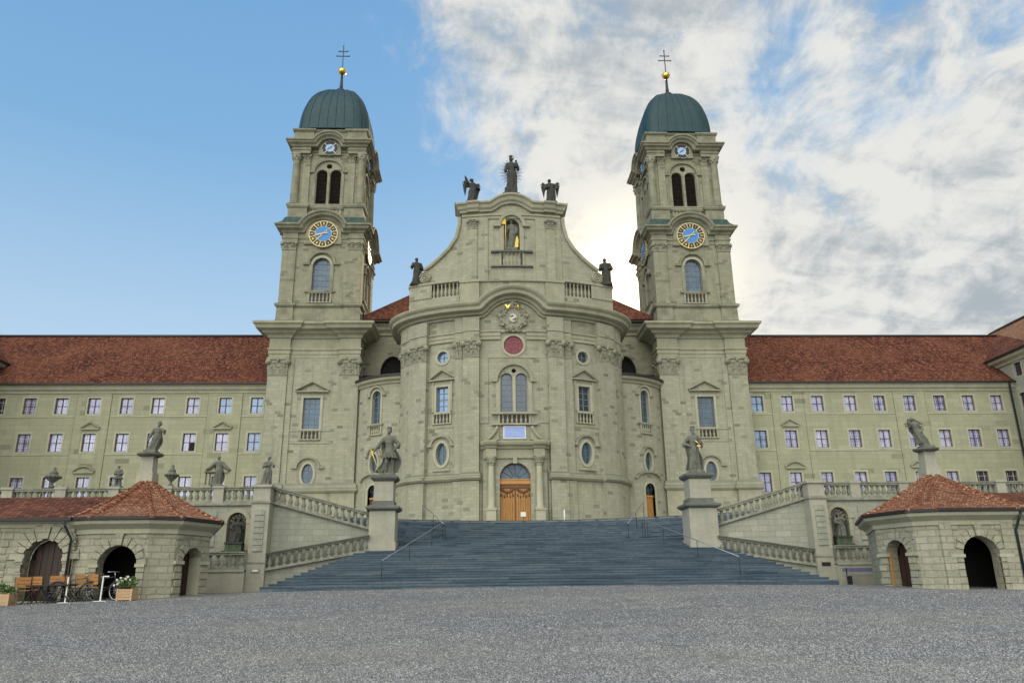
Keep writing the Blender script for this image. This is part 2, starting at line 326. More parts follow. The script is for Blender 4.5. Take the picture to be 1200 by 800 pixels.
class MB:
    """collects faces; local axes u (along), w (outward, towards the viewer), z"""
    def __init__(s): s.v = []; s.f = []; s.uv = []; s.sm = []
    def add(s, vs, fs, smooth=False):
        o = len(s.v); s.v += [tuple(p) for p in vs]
        for f in fs:
            s.f.append([i+o for i in f]); s.uv.append(face_uv([vs[i] for i in f])); s.sm.append(smooth)
        return s
    def merge(s, m, fn):
        o = len(s.v); s.v += [tuple(fn(*p)) for p in m.v]
        s.f += [[i+o for i in f] for f in m.f]; s.uv += m.uv; s.sm += m.sm
        return s
    def box(s, u0, u1, w0, w1, z0, z1):
        vs = [(u0, w0, z0), (u1, w0, z0), (u1, w1, z0), (u0, w1, z0), (u0, w0, z1), (u1, w0, z1), (u1, w1, z1), (u0, w1, z1)]
        return s.add(vs, [(0, 3, 2, 1), (4, 5, 6, 7), (0, 1, 5, 4), (1, 2, 6, 5), (2, 3, 7, 6), (3, 0, 4, 7)])
    def hexa(s, b4, t4):
        return s.add(list(b4)+list(t4), [(0, 3, 2, 1), (4, 5, 6, 7), (0, 1, 5, 4), (1, 2, 6, 5), (2, 3, 7, 6), (3, 0, 4, 7)])
    def prism(s, poly, w0, w1):
        """polygon in (u,z) extruded from w0 to w1"""
        n = len(poly)
        tri = tessellate_polygon([[Vector((p[0], p[1], 0)) for p in poly]])
        vs = [(p[0], w0, p[1]) for p in poly]+[(p[0], w1, p[1]) for p in poly]
        fs = [tuple(t) for t in tri]+[tuple(i+n for i in t) for t in tri]
        fs += [(i, (i+1) % n, (i+1) % n+n, i+n) for i in range(n)]
        return s.add(vs, fs)
    def slab(s, poly, z0, z1):
        """polygon in plan (u,w) extruded from z0 to z1"""
        n = len(poly)
        tri = tessellate_polygon([[Vector((p[0], p[1], 0)) for p in poly]])
        vs = [(p[0], p[1], z0) for p in poly]+[(p[0], p[1], z1) for p in poly]
        fs = [tuple(t) for t in tri]+[tuple(i+n for i in t) for t in tri]
        fs += [(i, (i+1) % n, (i+1) % n+n, i+n) for i in range(n)]
        return s.add(vs, fs)
    def wall(s, outer, holes, w=0.0, depth=0.4):
        loops = [outer]+holes
        pts = [p for l in loops for p in l]
        tri = tessellate_polygon([[Vector((p[0], p[1], 0)) for p in l] for l in loops])
        s.add([(p[0], w, p[1]) for p in pts], [tuple(t) for t in tri])
        for h in holes:
            n = len(h)
            s.add([(p[0], w, p[1]) for p in h]+[(p[0], w-depth, p[1]) for p in h], [(i, (i+1) % n, (i+1) % n+n, i+n) for i in range(n)])
        return s
    def ring(s, out, inn, w0, w1):
        n = len(out)
        vs = [(p[0], w1, p[1]) for p in out]+[(p[0], w1, p[1]) for p in inn]+[(p[0], w0, p[1]) for p in out]+[(p[0], w0, p[1]) for p in inn]
        fs = []
        for i in range(n):
            j = (i+1) % n
            fs += [(i, j, j+n, i+n), (i, j, j+2*n, i+2*n), (i+n, j+n, j+3*n, i+3*n), (i+2*n, j+2*n, j+3*n, i+3*n)]
        return s.add(vs, fs)
    def poly(s, pts, w):
        tri = tessellate_polygon([[Vector((p[0], p[1], 0)) for p in pts]])
        return s.add([(p[0], w, p[1]) for p in pts], [tuple(t) for t in tri])
    def vsweep(s, path, prof, miter=None):
        """moulding along an open path in the (u,z) plane; prof = [(out, up)...]; miter = half width where the ends are mitred round a corner"""
        n = len(path); rows = []
        for i, p in enumerate(path):
            a = Vector(path[max(i-1, 0)]); b = Vector(path[min(i+1, n-1)]); p = Vector(p)
            t1 = (p-a).normalized() if i > 0 else (b-p).normalized()
            t2 = (b-p).normalized() if i < n-1 else t1
            nn = Vector((-t1.y-t2.y, t1.x+t2.x)); nn.normalize()
            k = 1.0/max(0.35, nn.dot(Vector((-t1.y, t1.x))))
            row = []
            for o, v in prof:
                q = p+nn*v*k; u = q.x
                if miter is not None and i == 0: u = -(miter+o)
                if miter is not None and i == n-1: u = miter+o
                row.append((u, o, q.y))
            rows.append(row)
        m = len(prof); vs = [v for r in rows for v in r]; fs = []
        for i in range(n-1):
            for j in range(m-1): fs.append((i*m+j, (i+1)*m+j, (i+1)*m+j+1, i*m+j+1))
        fs += [tuple(range(m)), tuple((n-1)*m+j for j in range(m))]
        return s.add(vs, fs)
    def hsweep(s, path, prof, closed=True):
        """moulding along a path in plan (x,y), counter-clockwise = outward to the right of travel; prof = [(out, z)...]"""
        n = len(path); rows = []
        for i, p in enumerate(path):
            p = Vector(p)
            a = Vector(path[(i-1) % n]) if closed or i > 0 else None
            b = Vector(path[(i+1) % n]) if closed or i < n-1 else None
            t1 = (p-a).normalized() if a is not None else (b-p).normalized()
            t2 = (b-p).normalized() if b is not None else t1
            n1 = Vector((t1.y, -t1.x)); n2 = Vector((t2.y, -t2.x)); nn = (n1+n2)
            nn = nn.normalized() if nn.length > 1e-6 else n1
            k = 1.0/max(0.35, nn.dot(n1))
            rows.append([(p.x+nn.x*o*k, p.y+nn.y*o*k, z) for o, z in prof])
        m = len(prof); vs = [v for r in rows for v in r]; fs = []
        for i in range(n if closed else n-1):
            i2 = (i+1) % n
            for j in range(m-1): fs.append((i*m+j, i2*m+j, i2*m+j+1, i*m+j+1))
        return s.add(vs, fs)
    def lathe(s, prof, c=(0, 0, 0), seg=12, smooth=True, sq=None):
        vs = []; fs = []; m = len(prof)
        for i in range(seg):
            a = 2*math.pi*i/seg; ca, sa = math.cos(a), math.sin(a)
            if sq:
                k = (abs(ca)**sq+abs(sa)**sq)**(-1.0/sq); ca *= k; sa *= k
            for r, z in prof: vs.append((c[0]+r*ca, c[1]+r*sa, c[2]+z))
        for i in range(seg):
            i2 = (i+1) % seg
            for j in range(m-1): fs.append((i*m+j, i2*m+j, i2*m+j+1, i*m+j+1))
        return s.add(vs, fs, smooth)
    def tube(s, pts, r, seg=6, smooth=True, caps=True):
        pts = [Vector(p) for p in pts]; n = len(pts)
        rr = r if isinstance(r, (list, tuple)) else [r]*n
        vs = []; fs = []; prev = None
        for i, p in enumerate(pts):
            t = (pts[min(i+1, n-1)]-pts[max(i-1, 0)]).normalized()
            if prev is None:
                ax = Vector((0, 0, 1)) if abs(t.z) < 0.9 else Vector((1, 0, 0)); a = t.cross(ax).normalized()
            else:
                a = (prev-t*prev.dot(t)); a = a.normalized() if a.length > 1e-6 else t.orthogonal().normalized()
            prev = a; b = t.cross(a)
            for k in range(seg):
                an = 2*math.pi*k/seg; vs.append(p+(a*math.cos(an)+b*math.sin(an))*rr[i])
        for i in range(n-1):
            for k in range(seg):
                k2 = (k+1) % seg; fs.append((i*seg+k, i*seg+k2, (i+1)*seg+k2, (i+1)*seg+k))
        if caps: fs += [tuple(range(seg)), tuple((n-1)*seg+k for k in range(seg))]
        return s.add([tuple(v) for v in vs], fs, smooth)
    def ball(s, c, r, seg=12, rings=8):
        if not isinstance(r, (tuple, list)): r = (r, r, r)
        vs = []; fs = []
        for i in range(rings+1):
            th = math.pi*i/rings
            for k in range(seg):
                a = 2*math.pi*k/seg; vs.append((c[0]+r[0]*math.sin(th)*math.cos(a), c[1]+r[1]*math.sin(th)*math.sin(a), c[2]-r[2]*math.cos(th)))
        for i in range(rings):
            for k in range(seg):
                k2 = (k+1) % seg; fs.append((i*seg+k, i*seg+k2, (i+1)*seg+k2, (i+1)*seg+k))
        return s.add(vs, fs, True)
    def build(s, name, mt, parent=None, fn=None, step=None, pos=None, bevel=None):
        bm = bmesh.new(); uvl = bm.loops.layers.uv.new('UVMap')
        bv = [bm.verts.new(v) for v in s.v]
        for f, uv, sm in zip(s.f, s.uv, s.sm):
            if len(set(f)) < 3: continue
            try: q = bm.faces.new([bv[i] for i in f])
            except ValueError: continue
            q.smooth = sm
            for l, c in zip(q.loops, uv): l[uvl].uv = c
        if step:
            us = [v[0] for v in s.v]; a = math.floor(min(us)/step)*step+step
            while a < max(us):
                bmesh.ops.bisect_plane(bm, geom=bm.verts[:]+bm.edges[:]+bm.faces[:], plane_co=(a, 0, 0), plane_no=(1, 0, 0), dist=1e-5); a += step
        o = ORIG.get(parent.name, Vector((0, 0, 0))) if parent else Vector((0, 0, 0))
        if pos is not None: o = Vector(pos)
        for v in bm.verts:
            c = Vector(fn(*v.co)) if fn else v.co.copy()
            v.co = c-o
        bmesh.ops.remove_doubles(bm, verts=bm.verts, dist=1e-5)
        bmesh.ops.recalc_face_normals(bm, faces=bm.faces)
        me = bpy.data.meshes.new(name); bm.to_mesh(me); bm.free()
        for x in (mt if isinstance(mt, list) else [mt]): me.materials.append(M[x])
        ob = bpy.data.objects.new(name, me); COL.objects.link(ob)
        if parent: ob.parent = parent
        elif pos is not None: ob.location = pos
        ORIG[ob.name] = o
        return ob
ORIG = {}
def tag(o, label, cat, group=None, kind=None):
    o['label'] = label; o['category'] = cat
    if group: o['group'] = group
    if kind: o['kind'] = kind
    return o
def structure(o, label=None):
    o['kind'] = 'structure'
    if label: o['label'] = label
    return o
def thing(name, label, cat, loc, group=None):
    o = bpy.data.objects.new(name, None); COL.objects.link(o); o.location = loc; o.empty_display_size = 0.3
    ORIG[o.name] = Vector(loc); return tag(o, label, cat, group)
def copy_tree(o, parent=None):
    c = o.copy(); COL.objects.link(c)
    if parent: c.parent = parent
    ORIG[c.name] = ORIG.get(o.name, Vector((0, 0, 0)))
    for ch in KIDS(o): copy_tree(ch, c)
    return c
def KIDS(o): return [x for x in COL.objects if x.parent == o]

# outlines (u,z), counter-clockwise
def o_rect(uc, z0, z1, w, g=0.0): return [(uc-w/2-g, z0-g), (uc+w/2+g, z0-g), (uc+w/2+g, z1+g), (uc-w/2-g, z1+g)]
def o_arch(uc, z0, z1, w, g=0.0, n=12, gb=None):
    r = w/2; zc = z1-r; gb = g if gb is None else gb
    return [(uc-r-g, z0-gb), (uc+r+g, z0-gb)]+[(uc+(r+g)*math.cos(math.pi*i/n), zc+(r+g)*math.sin(math.pi*i/n)) for i in range(n+1)]
def o_oval(uc, z0, z1, w, g=0.0, n=24):
    return [(uc+(w/2+g)*math.cos(2*math.pi*i/n), (z0+z1)/2+((z1-z0)/2+g)*math.sin(2*math.pi*i/n)) for i in range(n)]
OUT = {'rect': o_rect, 'arch': o_arch, 'oval': o_oval}

def window(parent, fn, kind, uc, z0, z1, w, nx=2, nz=3, d=0.35, sur=0.16, glass='glass_church', sash='sash_church', step=None, bar=0.04, frame=0.07, trim='trim_light', proud=0.07, open_sash=False, name='window'):
    """a window: wooden or leaded sash, with its stone surround and its panes as children"""
    O = OUT[kind]; out = O(uc, z0, z1, w); inn = O(uc, z0, z1, w, -frame)
    mb = MB().ring(out, inn, -d+0.02, -d+0.10)
    def ext(u):   # vertical span of the opening at u
        x = (u-uc)/(w/2-frame)
        if kind == 'rect': return z0+frame, z1-frame
        k = math.sqrt(max(0, 1-x*x))
        if kind == 'arch': return z0+frame, z1-w/2+(w/2-frame)*k
        return (z0+z1)/2-((z1-z0)/2-frame)*k, (z0+z1)/2+((z1-z0)/2-frame)*k
    for i in range(1, nx):
        u = uc-w/2+w*i/nx; a, b = ext(u)
        th = bar*(1.6 if nx % 2 == 0 and i == nx//2 else 1)
        mb.box(u-th/2, u+th/2, -d+0.03, -d+0.09, a, b)
    for j in range(1, nz):
        z = z0+(z1-z0)*j/nz; hw = w/2-frame
        if kind == 'arch' and z > z1-w/2: hw = math.sqrt(max(0, (w/2-frame)**2-(z-z1+w/2)**2))
        if kind == 'oval': hw = (w/2-frame)*math.sqrt(max(0, 1-((z-(z0+z1)/2)/((z1-z0)/2-frame))**2))
        mb.box(uc-hw, uc+hw, -d+0.032, -d+0.088, z-bar/2, z+bar/2)
    wd = mb.build(name, sash, parent, fn, step)
    MB().poly(O(uc, z0, z1, w, -0.01), -d+0.05).build('pane', glass, wd, fn, step)
    if sur:
        if kind == 'arch': a, b2 = o_arch(uc, z0, z1, w, sur, gb=0.0), o_arch(uc, z0, z1, w, 0.0)
        else: a, b2 = O(uc, z0, z1, w, sur), out
        MB().ring(a, b2, 0.0, proud).build('surround', trim, wd, fn, step)
    return wd
def pediment(mb, uc, z, hw, h, proj=0.3, seg=False):
    if seg:
        pts = [(uc-hw+2*hw*i/10, z+h*math.sin(math.pi*i/10)) for i in range(11)]
        mb.vsweep(pts, [(0, 0), (proj*0.6, 0.0), (proj, 0.08), (proj, 0.16), (0, 0.2)])
    else:
        mb.vsweep([(uc-hw, z), (uc, z+h), (uc+hw, z)], [(0, 0), (proj*0.6, 0.0), (proj, 0.07), (proj, 0.14), (0, 0.18)])
    mb.box(uc-hw, uc+hw, 0, proj*0.9, z-0.09, z+0.02)
def ears(mb, uc, zspring, r, th, proj, earw, n=14, rise=1.0):
    """a round hood mould with short horizontal ears at the springing"""
    pts = [(uc-r-earw, zspring)]+[(uc-r*math.cos(math.pi*i/n), zspring+r*rise*math.sin(math.pi*i/n)) for i in range(n+1)]+[(uc+r+earw, zspring)]
    mb.vsweep(pts, [(0, -th/2), (proj, -th/2+0.03), (proj*1.15, th/2), (0, th/2+0.03)])
BAL = [(0.10, 0.0), (0.10, 0.06), (0.055, 0.09), (0.10, 0.24), (0.115, 0.34), (0.06, 0.62), (0.05, 0.78), (0.085, 0.86), (0.085, 0.92), (0.10, 0.93), (0.10, 1.0)]
def baluster_profile(h, r=1.0): return [(a*r, b*h) for a, b in BAL]
def balconette(parent, fn, uc, z0, z1, w, n, step=None, proj=0.16):
    """the blind balustrade under a church window"""
    mb = MB().box(uc-w/2-0.25, uc+w/2+0.25, 0, proj, z1-0.10, z1).box(uc-w/2-0.25, uc+w/2+0.25, 0, proj, z0-0.08, z0+0.02)
    for i in range(n):
        u = uc-w/2+w*(i+0.5)/n
        mb.lathe([(a*1.0, z0+0.02+b*(z1-z0-0.12)) for a, b in BAL], (u, 0.03, 0), 8)
    for sgn in (-1, 1): mb.box(uc+sgn*(w/2+0.16)-0.09, uc+sgn*(w/2+0.16)+0.09, 0, proj*0.7, z0+0.02, z1-0.10)
    o = mb.build('blind_balustrade', 'trim', parent, fn, step)
    MB().poly([(uc-w/2-.06, z0+.02), (uc+w/2+.06, z0+.02), (uc+w/2+.06, z1-.1), (uc-w/2-.06, z1-.1)], 0.012).build('recess_shade', 'gutter', o, fn, step)  # flat dark sheet painted in as shade behind the balusters
    return o
def capital(mb, u0, u1, z0, z1, w0, w1, lobes=3):
    """composite capital on a flat pilaster: bell, two rows of leaves, corner volutes, abacus"""
    H = z1-z0; W = u1-u0; ov = 0.10
    mb.box(u0-0.04, u1+0.04, w0, w1+0.05, z0-0.07, z0+0.02)
    mb.hexa([(u0, w0, z0), (u1, w0, z0), (u1, w1, z0), (u0, w1, z0)], [(u0-ov, w0, z1-0.14*H), (u1+ov, w0, z1-0.14*H), (u1+ov, w1+ov*0.6, z1-0.14*H), (u0-ov, w1+ov*0.6, z1-0.14*H)])
    for row, (zb, zt, cnt, off) in enumerate(((0.02, 0.42, lobes, 0.5), (0.26, 0.66, lobes-1 if lobes > 2 else 2, 0.5))):
        for i in range(cnt):
            u = u0+W*(i+off)/cnt; lw = W/cnt*0.38
            za, zc = z0+zb*H, z0+zt*H; wo = w1+0.03+0.04*row
            mb.hexa([(u-lw, w1-0.02, za), (u+lw, w1-0.02, za), (u+lw*0.9, wo, za), (u-lw*0.9, wo, za)], [(u-lw*0.8, w1, zc), (u+lw*0.8, w1, zc), (u+lw*0.5, wo+0.13, zc+0.02), (u-lw*0.5, wo+0.13, zc+0.02)])
            mb.ball((u, wo+0.12, zc), (lw*0.7, 0.07, 0.07), 6, 4)
    for u in (u0-ov*0.3, u1+ov*0.3):
        vr = 0.16*H
        mb.tube([(u, w1-0.02, z1-0.28*H), (u, w1+0.2, z1-0.26*H)], vr, 8)
        mb.ball((u, w1+0.21, z1-0.26*H), (vr*0.5, 0.05, vr*0.5), 6, 4)
    mb.ball(((u0+u1)/2, w1+0.14, z1-0.2*H), (0.13*W*0.6, 0.09, 0.12*H), 6, 4)
    mb.box(u0-ov*1.5, u1+ov*1.5, w0, w1+0.16, z1-0.13*H, z1)
#PART2
T = 3.85          # level of the church terrace
# ------------------------------------------------------------------ ground
def gz(x, y):
    t = min(max(y, -40), 32.5)
    c = 1.0 if abs(x) < 30 else 30.0/abs(x)
    return -1.62+0.0452*t-0.0006*min(x*x, 900)+0.02*mnoise.noise((x*0.22, y*0.22, 0))
mb = MB()
def axis(lo, hi, fine_lo, fine_hi, st):
    a = [lo, lo*0.6, lo*0.35, lo*0.2]; x = fine_lo
    while x <= fine_hi: a.append(x); x += st
    return sorted(set(a+[hi*0.2, hi*0.35, hi*0.6, hi]))
xs = axis(-900, 900, -45, 45, 1.5); ys = axis(-900, 900, -30, 60, 1.5)
nx_ = len(xs)
mb.add([(x, y, gz(x, y)) for y in ys for x in xs], [(j*nx_+i, j*nx_+i+1, (j+1)*nx_+i+1, (j+1)*nx_+i) for j in range(len(ys)-1) for i in range(nx_-1)], True)
structure(mb.build('ground', 'gravel'), 'pale grey gravel square rising towards the stairs')
# terrace body behind the stairs and retaining walls (its front is cut back where the upper flight runs)
def flight_front(x, y0, k): return y0+k*min(x*x, 225)
mb = MB()
tp = [(-60, 43.0), (-14.4, 43.0)]
for i in range(0, 25):
    x = -14.0+28.0*i/24; tp.append((x, 51.0-0.032*x*x))
tp += [(14.4, 43.0), (60, 43.0), (60, 110), (-60, 110)]
mb.slab(tp, -1.0, T)
structure(mb.build('terrace', 'paving'), 'paved terrace in front of the church doors')

# ------------------------------------------------------------------ bell tower
TX, TY = 18.9, 76.15
def rot(x, y, k):
    for _ in range(k % 4): x, y = -y, x
    return x, y
def square_path(H, p=0.0, cw=0.0):
    pts = []
    for k in range(4):
        side = [(-H-p, -H-p), (-H+cw, -H-p), (-H+cw, -H), (H-cw, -H), (H-cw, -H-p)] if p else [(-H, -H)]
        pts += [rot(x, y, k) for x, y in side]
    return pts
ZMAP = [(0, 0), (21, 21), (24.3, 24.12), (34.28, 34.1), (37.98, 37.78), (44.72, 44.34), (46.9, 46.45), (53.95, 53.55), (57.25, 56.65), (61.5, 60.6)]
def zr(z):
    for (a, b), (c, d) in zip(ZMAP, ZMAP[1:]):
        if z <= c: return b+(d-b)*(z-a)/(c-a)
    return z-0.9
def make_tower(cx):
    root = thing('church_tower', '', 'tower', (cx, TY, T), 'twin bell towers of the church')
    def F(k, H):
        def f(u, w, z):
            x, y = rot(u, -(H+w), k); return (x+cx, y+TY, zr(z))
        return f
    P = lambda u, w, z: (u+cx, w+TY, zr(z))      # plan coordinates
    def four(m, H, name, mt, par=root, ks=(0, 1, 2, 3)):
        a = MB()
        for k in ks: a.merge(m, F(k, H))
        return a.build(name, mt, par)
    # lower shaft
    H1 = 4.1; z1 = 24.3
    holes0 = [o_rect(0, 14.0, 17.0, 1.6), o_oval(0, 8.85, 10.75, 1.05)]
    a = MB()
    a.merge(MB().wall([(-H1, T), (H1, T), (H1, z1), (-H1, z1)], holes0, 0, 0.45), F(0, H1))
    for k in (1, 2, 3): a.merge(MB().wall([(-H1, T), (H1, T), (H1, z1), (-H1, z1)], [], 0), F(k, H1))
    a.build('lower_shaft', 'ashlar', root)
    window(root, F(0, H1), 'rect', 0, 14.0, 17.0, 1.6, 3, 6, 0.35, 0.24)
    window(root, F(0, H1), 'oval', 0, 8.85, 10.75, 1.05, 2, 3, 0.35, 0.22)
    m = MB(); pediment(m, 0, 17.62, 1.55, 0.82, 0.35); m.build('pediment', 'trim', root, F(0, H1))
    m = MB(); ears(m, 0, 10.35, 1.05, 0.18, 0.22, 0.45, rise=0.9); m.build('arch_hood', 'trim', root, F(0, H1))
    for za, zb_ in ((12.62, 12.82), (13.80, 13.95)): MB().box(-2.45, 2.45, 0, 0.05, za, zb_).build('string_course', 'trim', root, F(0, H1))
    balconette(root, F(0, H1), 0, 13.02, 13.92, 1.5, 4)
    # plinth
    pth = square_path(H1, 0.28, 1.75)
    m = MB().hsweep(pth, [(0.10, T-0.4), (0.10, 8.0), (0.22, 8.08), (0.34, 8.22), (0.36, 8.36), (0.24, 8.5), (0.24, 8.72), (0.06, 8.95), (-0.15, 8.95)])
    m.build('plinth', 'trim', root, P)
    m = MB()
    for u in (-1.05, 1.05):
        pass
    m.box(-2.1, 2.1, 0.0, 0.16, 4.6, 7.4); m.build('plinth_panel', 'ashlar', root, F(0, H1))
    # corner pilasters, each with its capital
    for k in (0, 1, 2, 3):
        for sgn in (-1, 1):
            m = MB(); u0, u1 = (H1-1.62, H1+0.22) if sgn > 0 else (-H1-0.22, -H1+1.62)
            m.box(u0, u1, -0.1, 0.24, 8.9, 19.25)
            q = (u0-0.55, u0-0.02) if sgn > 0 else (u1+0.02, u1+0.55)
            m.box(q[0], q[1], -0.1, 0.10, 8.9, 20.9)
            pl = m.build('pilaster', 'ashlar', root, F(k, H1))
            if k != 2:
                c = MB(); capital(c, u0+0.02, u1-0.02, 19.25, 20.95, 0, 0.26, 3); c.build('capital', 'carved', pl, F(k, H1))
    pth = square_path(H1, 0.26, 1.7)
    MB().hsweep(pth, [(-0.1, 20.95), (0.02, 20.95), (0.02, 21.3), (0.08, 21.32), (0.08, 21.7), (0.18, 21.75), (0.18, 21.9), (0.03, 21.95), (0.03, 22.95), (0.16, 23.0), (0.28, 23.25), (0.62, 23.45), (0.7, 23.6), (1.15, 23.75), (1.25, 24.05), (1.42, 24.2), (1.42, 24.42), (0.2, 24.75), (-0.6, 24.75)]).build('main_cornice', 'trim', root, P)
    MB().slab([(-H1, -H1), (H1, -H1), (H1, H1), (-H1, H1)], 24.2, 24.7).build('ledge', 'trim', root, P)
    # middle stage with the clock
    H2 = 3.85
    W2 = [(-H2, 24.5), (H2, 24.5), (H2, 35.0), (-H2, 35.0)]
    hl = [o_arch(0, 28.2, 31.75, 1.75)]
    a = MB()
    for k in range(4): a.merge(MB().wall(W2, hl if k != 2 else [], 0, 0.5), F(k, H2))
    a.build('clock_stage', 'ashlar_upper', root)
    pth = square_path(H2, 0.16, 1.3)
    MB().hsweep(pth, [(0.25, 24.5), (0.25, 24.95), (0.12, 25.05), (0.08, 26.35), (0.2, 26.42), (0.3, 26.55), (0.3, 26.72), (0.05, 26.85), (-0.2, 26.85)]).build('stage_base', 'trim_upper', root, P)
    for k in range(4):
        for sgn in (-1, 1):
            m = MB(); u0, u1 = (H2-1.2, H2+0.15) if sgn > 0 else (-H2-0.15, -H2+1.2)
            m.box(u0, u1, -0.1, 0.18, 26.8, 32.7)
            pl = m.build('pilaster', 'ashlar_upper', root, F(k, H2))
            if k != 2:
                c = MB(); capital(c, u0+0.02, u1-0.02, 32.6, 33.4, 0, 0.19, 2); c.build('capital', 'carved', pl, F(k, H2))
        if k == 2: continue
        window(root, F(k, H2), 'arch', 0, 28.2, 31.75, 1.75, 4, 6, 0.4, 0.24)
        m = MB(); ears(m, 0, 31.05, 1.28, 0.24, 0.24, 0.55); m.box(-1.5, 1.5, 0, 0.2, 28.0, 28.18)
        m.box(-1.22, -0.9, 0.0, 0.11, 28.18, 31.0); m.box(0.9, 1.22, 0.0, 0.11, 28.18, 31.0)
        m.build('window_hood', 'trim_upper', root, F(k, H2))
        balconette(root, F(k, H2), 0, 26.95, 28.0, 1.85, 5)
    pth = square_path(H2, 0.18, 1.25)
    MB().hsweep(pth, [(-0.1, 33.38), (0.05, 33.38), (0.05, 33.75), (0.14, 33.8), (0.14, 33.95), (0.05, 34.0), (0.05, 34.45), (-0.1, 34.45)]).build('entablature', 'trim_upper', root, P)
    cor = [(0, 0), (0.3, 0.02), (0.42, 0.22), (0.75, 0.36), (0.82, 0.55), (0.98, 0.66), (0.98, 0.82), (0, 1.0)]
    for k in range(4):
        n = 16; r = 1.78
        if k == 2: path = [(-H2, 34.4), (H2, 34.4)]
        else: path = [(-H2, 34.4), (-r-0.12, 34.4)]+[(-r*math.cos(math.pi*i/n), 34.4+1.5*math.sin(math.pi*i/n)) for i in range(1, n)]+[(r+0.12, 34.4), (H2, 34.4)]
        MB().vsweep(path, cor, H2).build('clock_cornice', 'trim_upper', root, F(k, H2))
        if k == 2: continue
        MB().prism([(-r-0.1, 33.2)]+[(-r*math.cos(math.pi*i/n), 34.4+1.5*math.sin(math.pi*i/n)) for i in range(n+1)]+[(r+0.1, 33.2)], -0.3, 0.2).build('clock_panel', 'ashlar_upper', root, F(k, H2))
        clock(root, F(k, H2), 34.28, 1.47)
    # copper skirt between the clock cornice and the belfry
    for k in range(4):
        for sgn in (-1, 1):
            pr_ = [(0.86, 35.20), (0.38, 35.70), (0.16, 36.25), (-0.4, 36.4)]; u_in = 2.0
            vs = [(sgn*u_in, o, z) for o, z in pr_]+[(sgn*(H2+o), o, z) for o, z in pr_]
            MB().add(vs, [(q, q+1, q+5, q+4) for q in range(3)]).build('copper_flashing', 'copper_patina', root, F(k, H2))
        MB().prism([(-2.0, 35.2), (2.0, 35.2), (2.0, 36.4), (-2.0, 36.4)], -0.6, -0.1).build('copper_backing', 'trim_upper', root, F(k, H2))
    # belfry
    H3 = 3.3
    W3 = [(-H3, 35.6), (H3, 35.6), (H3, 45.5), (-H3, 45.5)]
    op = [o_arch(-0.72, 37.98, 42.25, 1.12), o_arch(0.72, 37.98, 42.25, 1.12), o_oval(0, 42.35, 42.95, 0.6)]
    a = MB()
    for k in range(4): a.merge(MB().wall(W3, op if k != 2 else [], 0, 0.55), F(k, H3))
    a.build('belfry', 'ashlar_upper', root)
    pth = square_path(H3, 0.5, 1.35)
    MB().hsweep(pth, [(0.05, 35.5), (0.05, 37.35), (0.16, 37.42), (0.24, 37.6), (0.24, 37.8), (0.0, 37.95), (-0.7, 37.95)]).build('belfry_base', 'trim_upper', root, P)
    for k in range(4):
        if k == 2: continue
        for uc in (-0.72, 0.72):
            l = MB(); z = 38.05
            while z < 42.2:
                hw = 0.54 if z < 41.7 else math.sqrt(max(0.01, 0.56**2-(z-41.69)**2))-0.02
                l.hexa([(uc-hw, -0.42, z+0.1), (uc+hw, -0.42, z+0.1), (uc+hw, -0.22, z), (uc-hw, -0.22, z)], [(uc-hw, -0.42, z+0.14), (uc+hw, -0.42, z+0.14), (uc+hw, -0.22, z+0.04), (uc-hw, -0.22, z+0.04)]); z += 0.16
            lo = l.build('louvre', 'louvre', root, F(k, H3))
            MB().poly(o_arch(uc, 37.98, 42.25, 1.14), -0.46).build('interior_shade', 'dark_interior', lo, F(k, H3))  # near-black sheet standing in for the unlit belfry interior
        MB().poly(o_oval(0, 42.3, 43.0, 0.7), -0.3).build('roundel', 'dark_interior', root, F(k, H3))
        m = MB(); ears(m, 0, 41.9, 1.55, 0.24, 0.22, 0.42, rise=0.95)
        m.box(-1.62, -1.36, 0, 0.1, 38.0, 41.9); m.box(1.36, 1.62, 0, 0.1, 38.0, 41.9); m.box(-0.13, 0.13, -0.1, 0.1, 38.0, 41.75); m.box(-1.7, 1.7, 0, 0.22, 37.84, 38.0)
        m.build('arch_hood', 'trim_upper', root, F(k, H3))
        balconette(root, F(k, H3), 0, 36.95, 37.85, 2.5, 6)
        for uc in (-2.35, 2.35):
            pl = MB().box(uc-0.36, uc+0.36, -0.1, 0.16, 37.9, 43.2).build('pilaster', 'ashlar_upper', root, F(k, H3))
            c = MB(); capital(c, uc-0.34, uc+0.34, 43.15, 43.95, 0, 0.17, 2); c.build('capital', 'carved', pl, F(k, H3))
    for sx in (-1, 1):
        for sy in (-1, 1):
            c = (sx*3.42, sy*3.42)
            col = MB().lathe([(0.52, 37.92), (0.52, 38.1), (0.44, 38.2), (0.42, 38.4), (0.41, 40.2), (0.36, 43.2)], (c[0], c[1], 0), 16).build('column', 'trim_upper', root, P)
            m = MB().lathe([(0.36, 43.15), (0.42, 43.2), (0.40, 43.3), (0.50, 43.6), (0.46, 43.62), (0.62, 43.84), (0.58, 43.9), (0.58, 43.98), (0.0, 43.98)], (c[0], c[1], 0), 12)
            for i in range(8):
                an = i*math.pi/4; m.ball((c[0]+0.45*math.cos(an), c[1]+0.45*math.sin(an), 43.58), (0.13, 0.13, 0.10), 6, 4); m.ball((c[0]+0.43*math.cos(an+.4), c[1]+0.43*math.sin(an+.4), 43.35), (0.11, 0.11, 0.08), 6, 4)
            m.box(c[0]-0.52, c[0]+0.52, c[1]-0.52, c[1]+0.52, 43.86, 44.0)
            m.build('capital', 'carved', col, P)
    pth = square_path(H3, 0.55, 1.3)
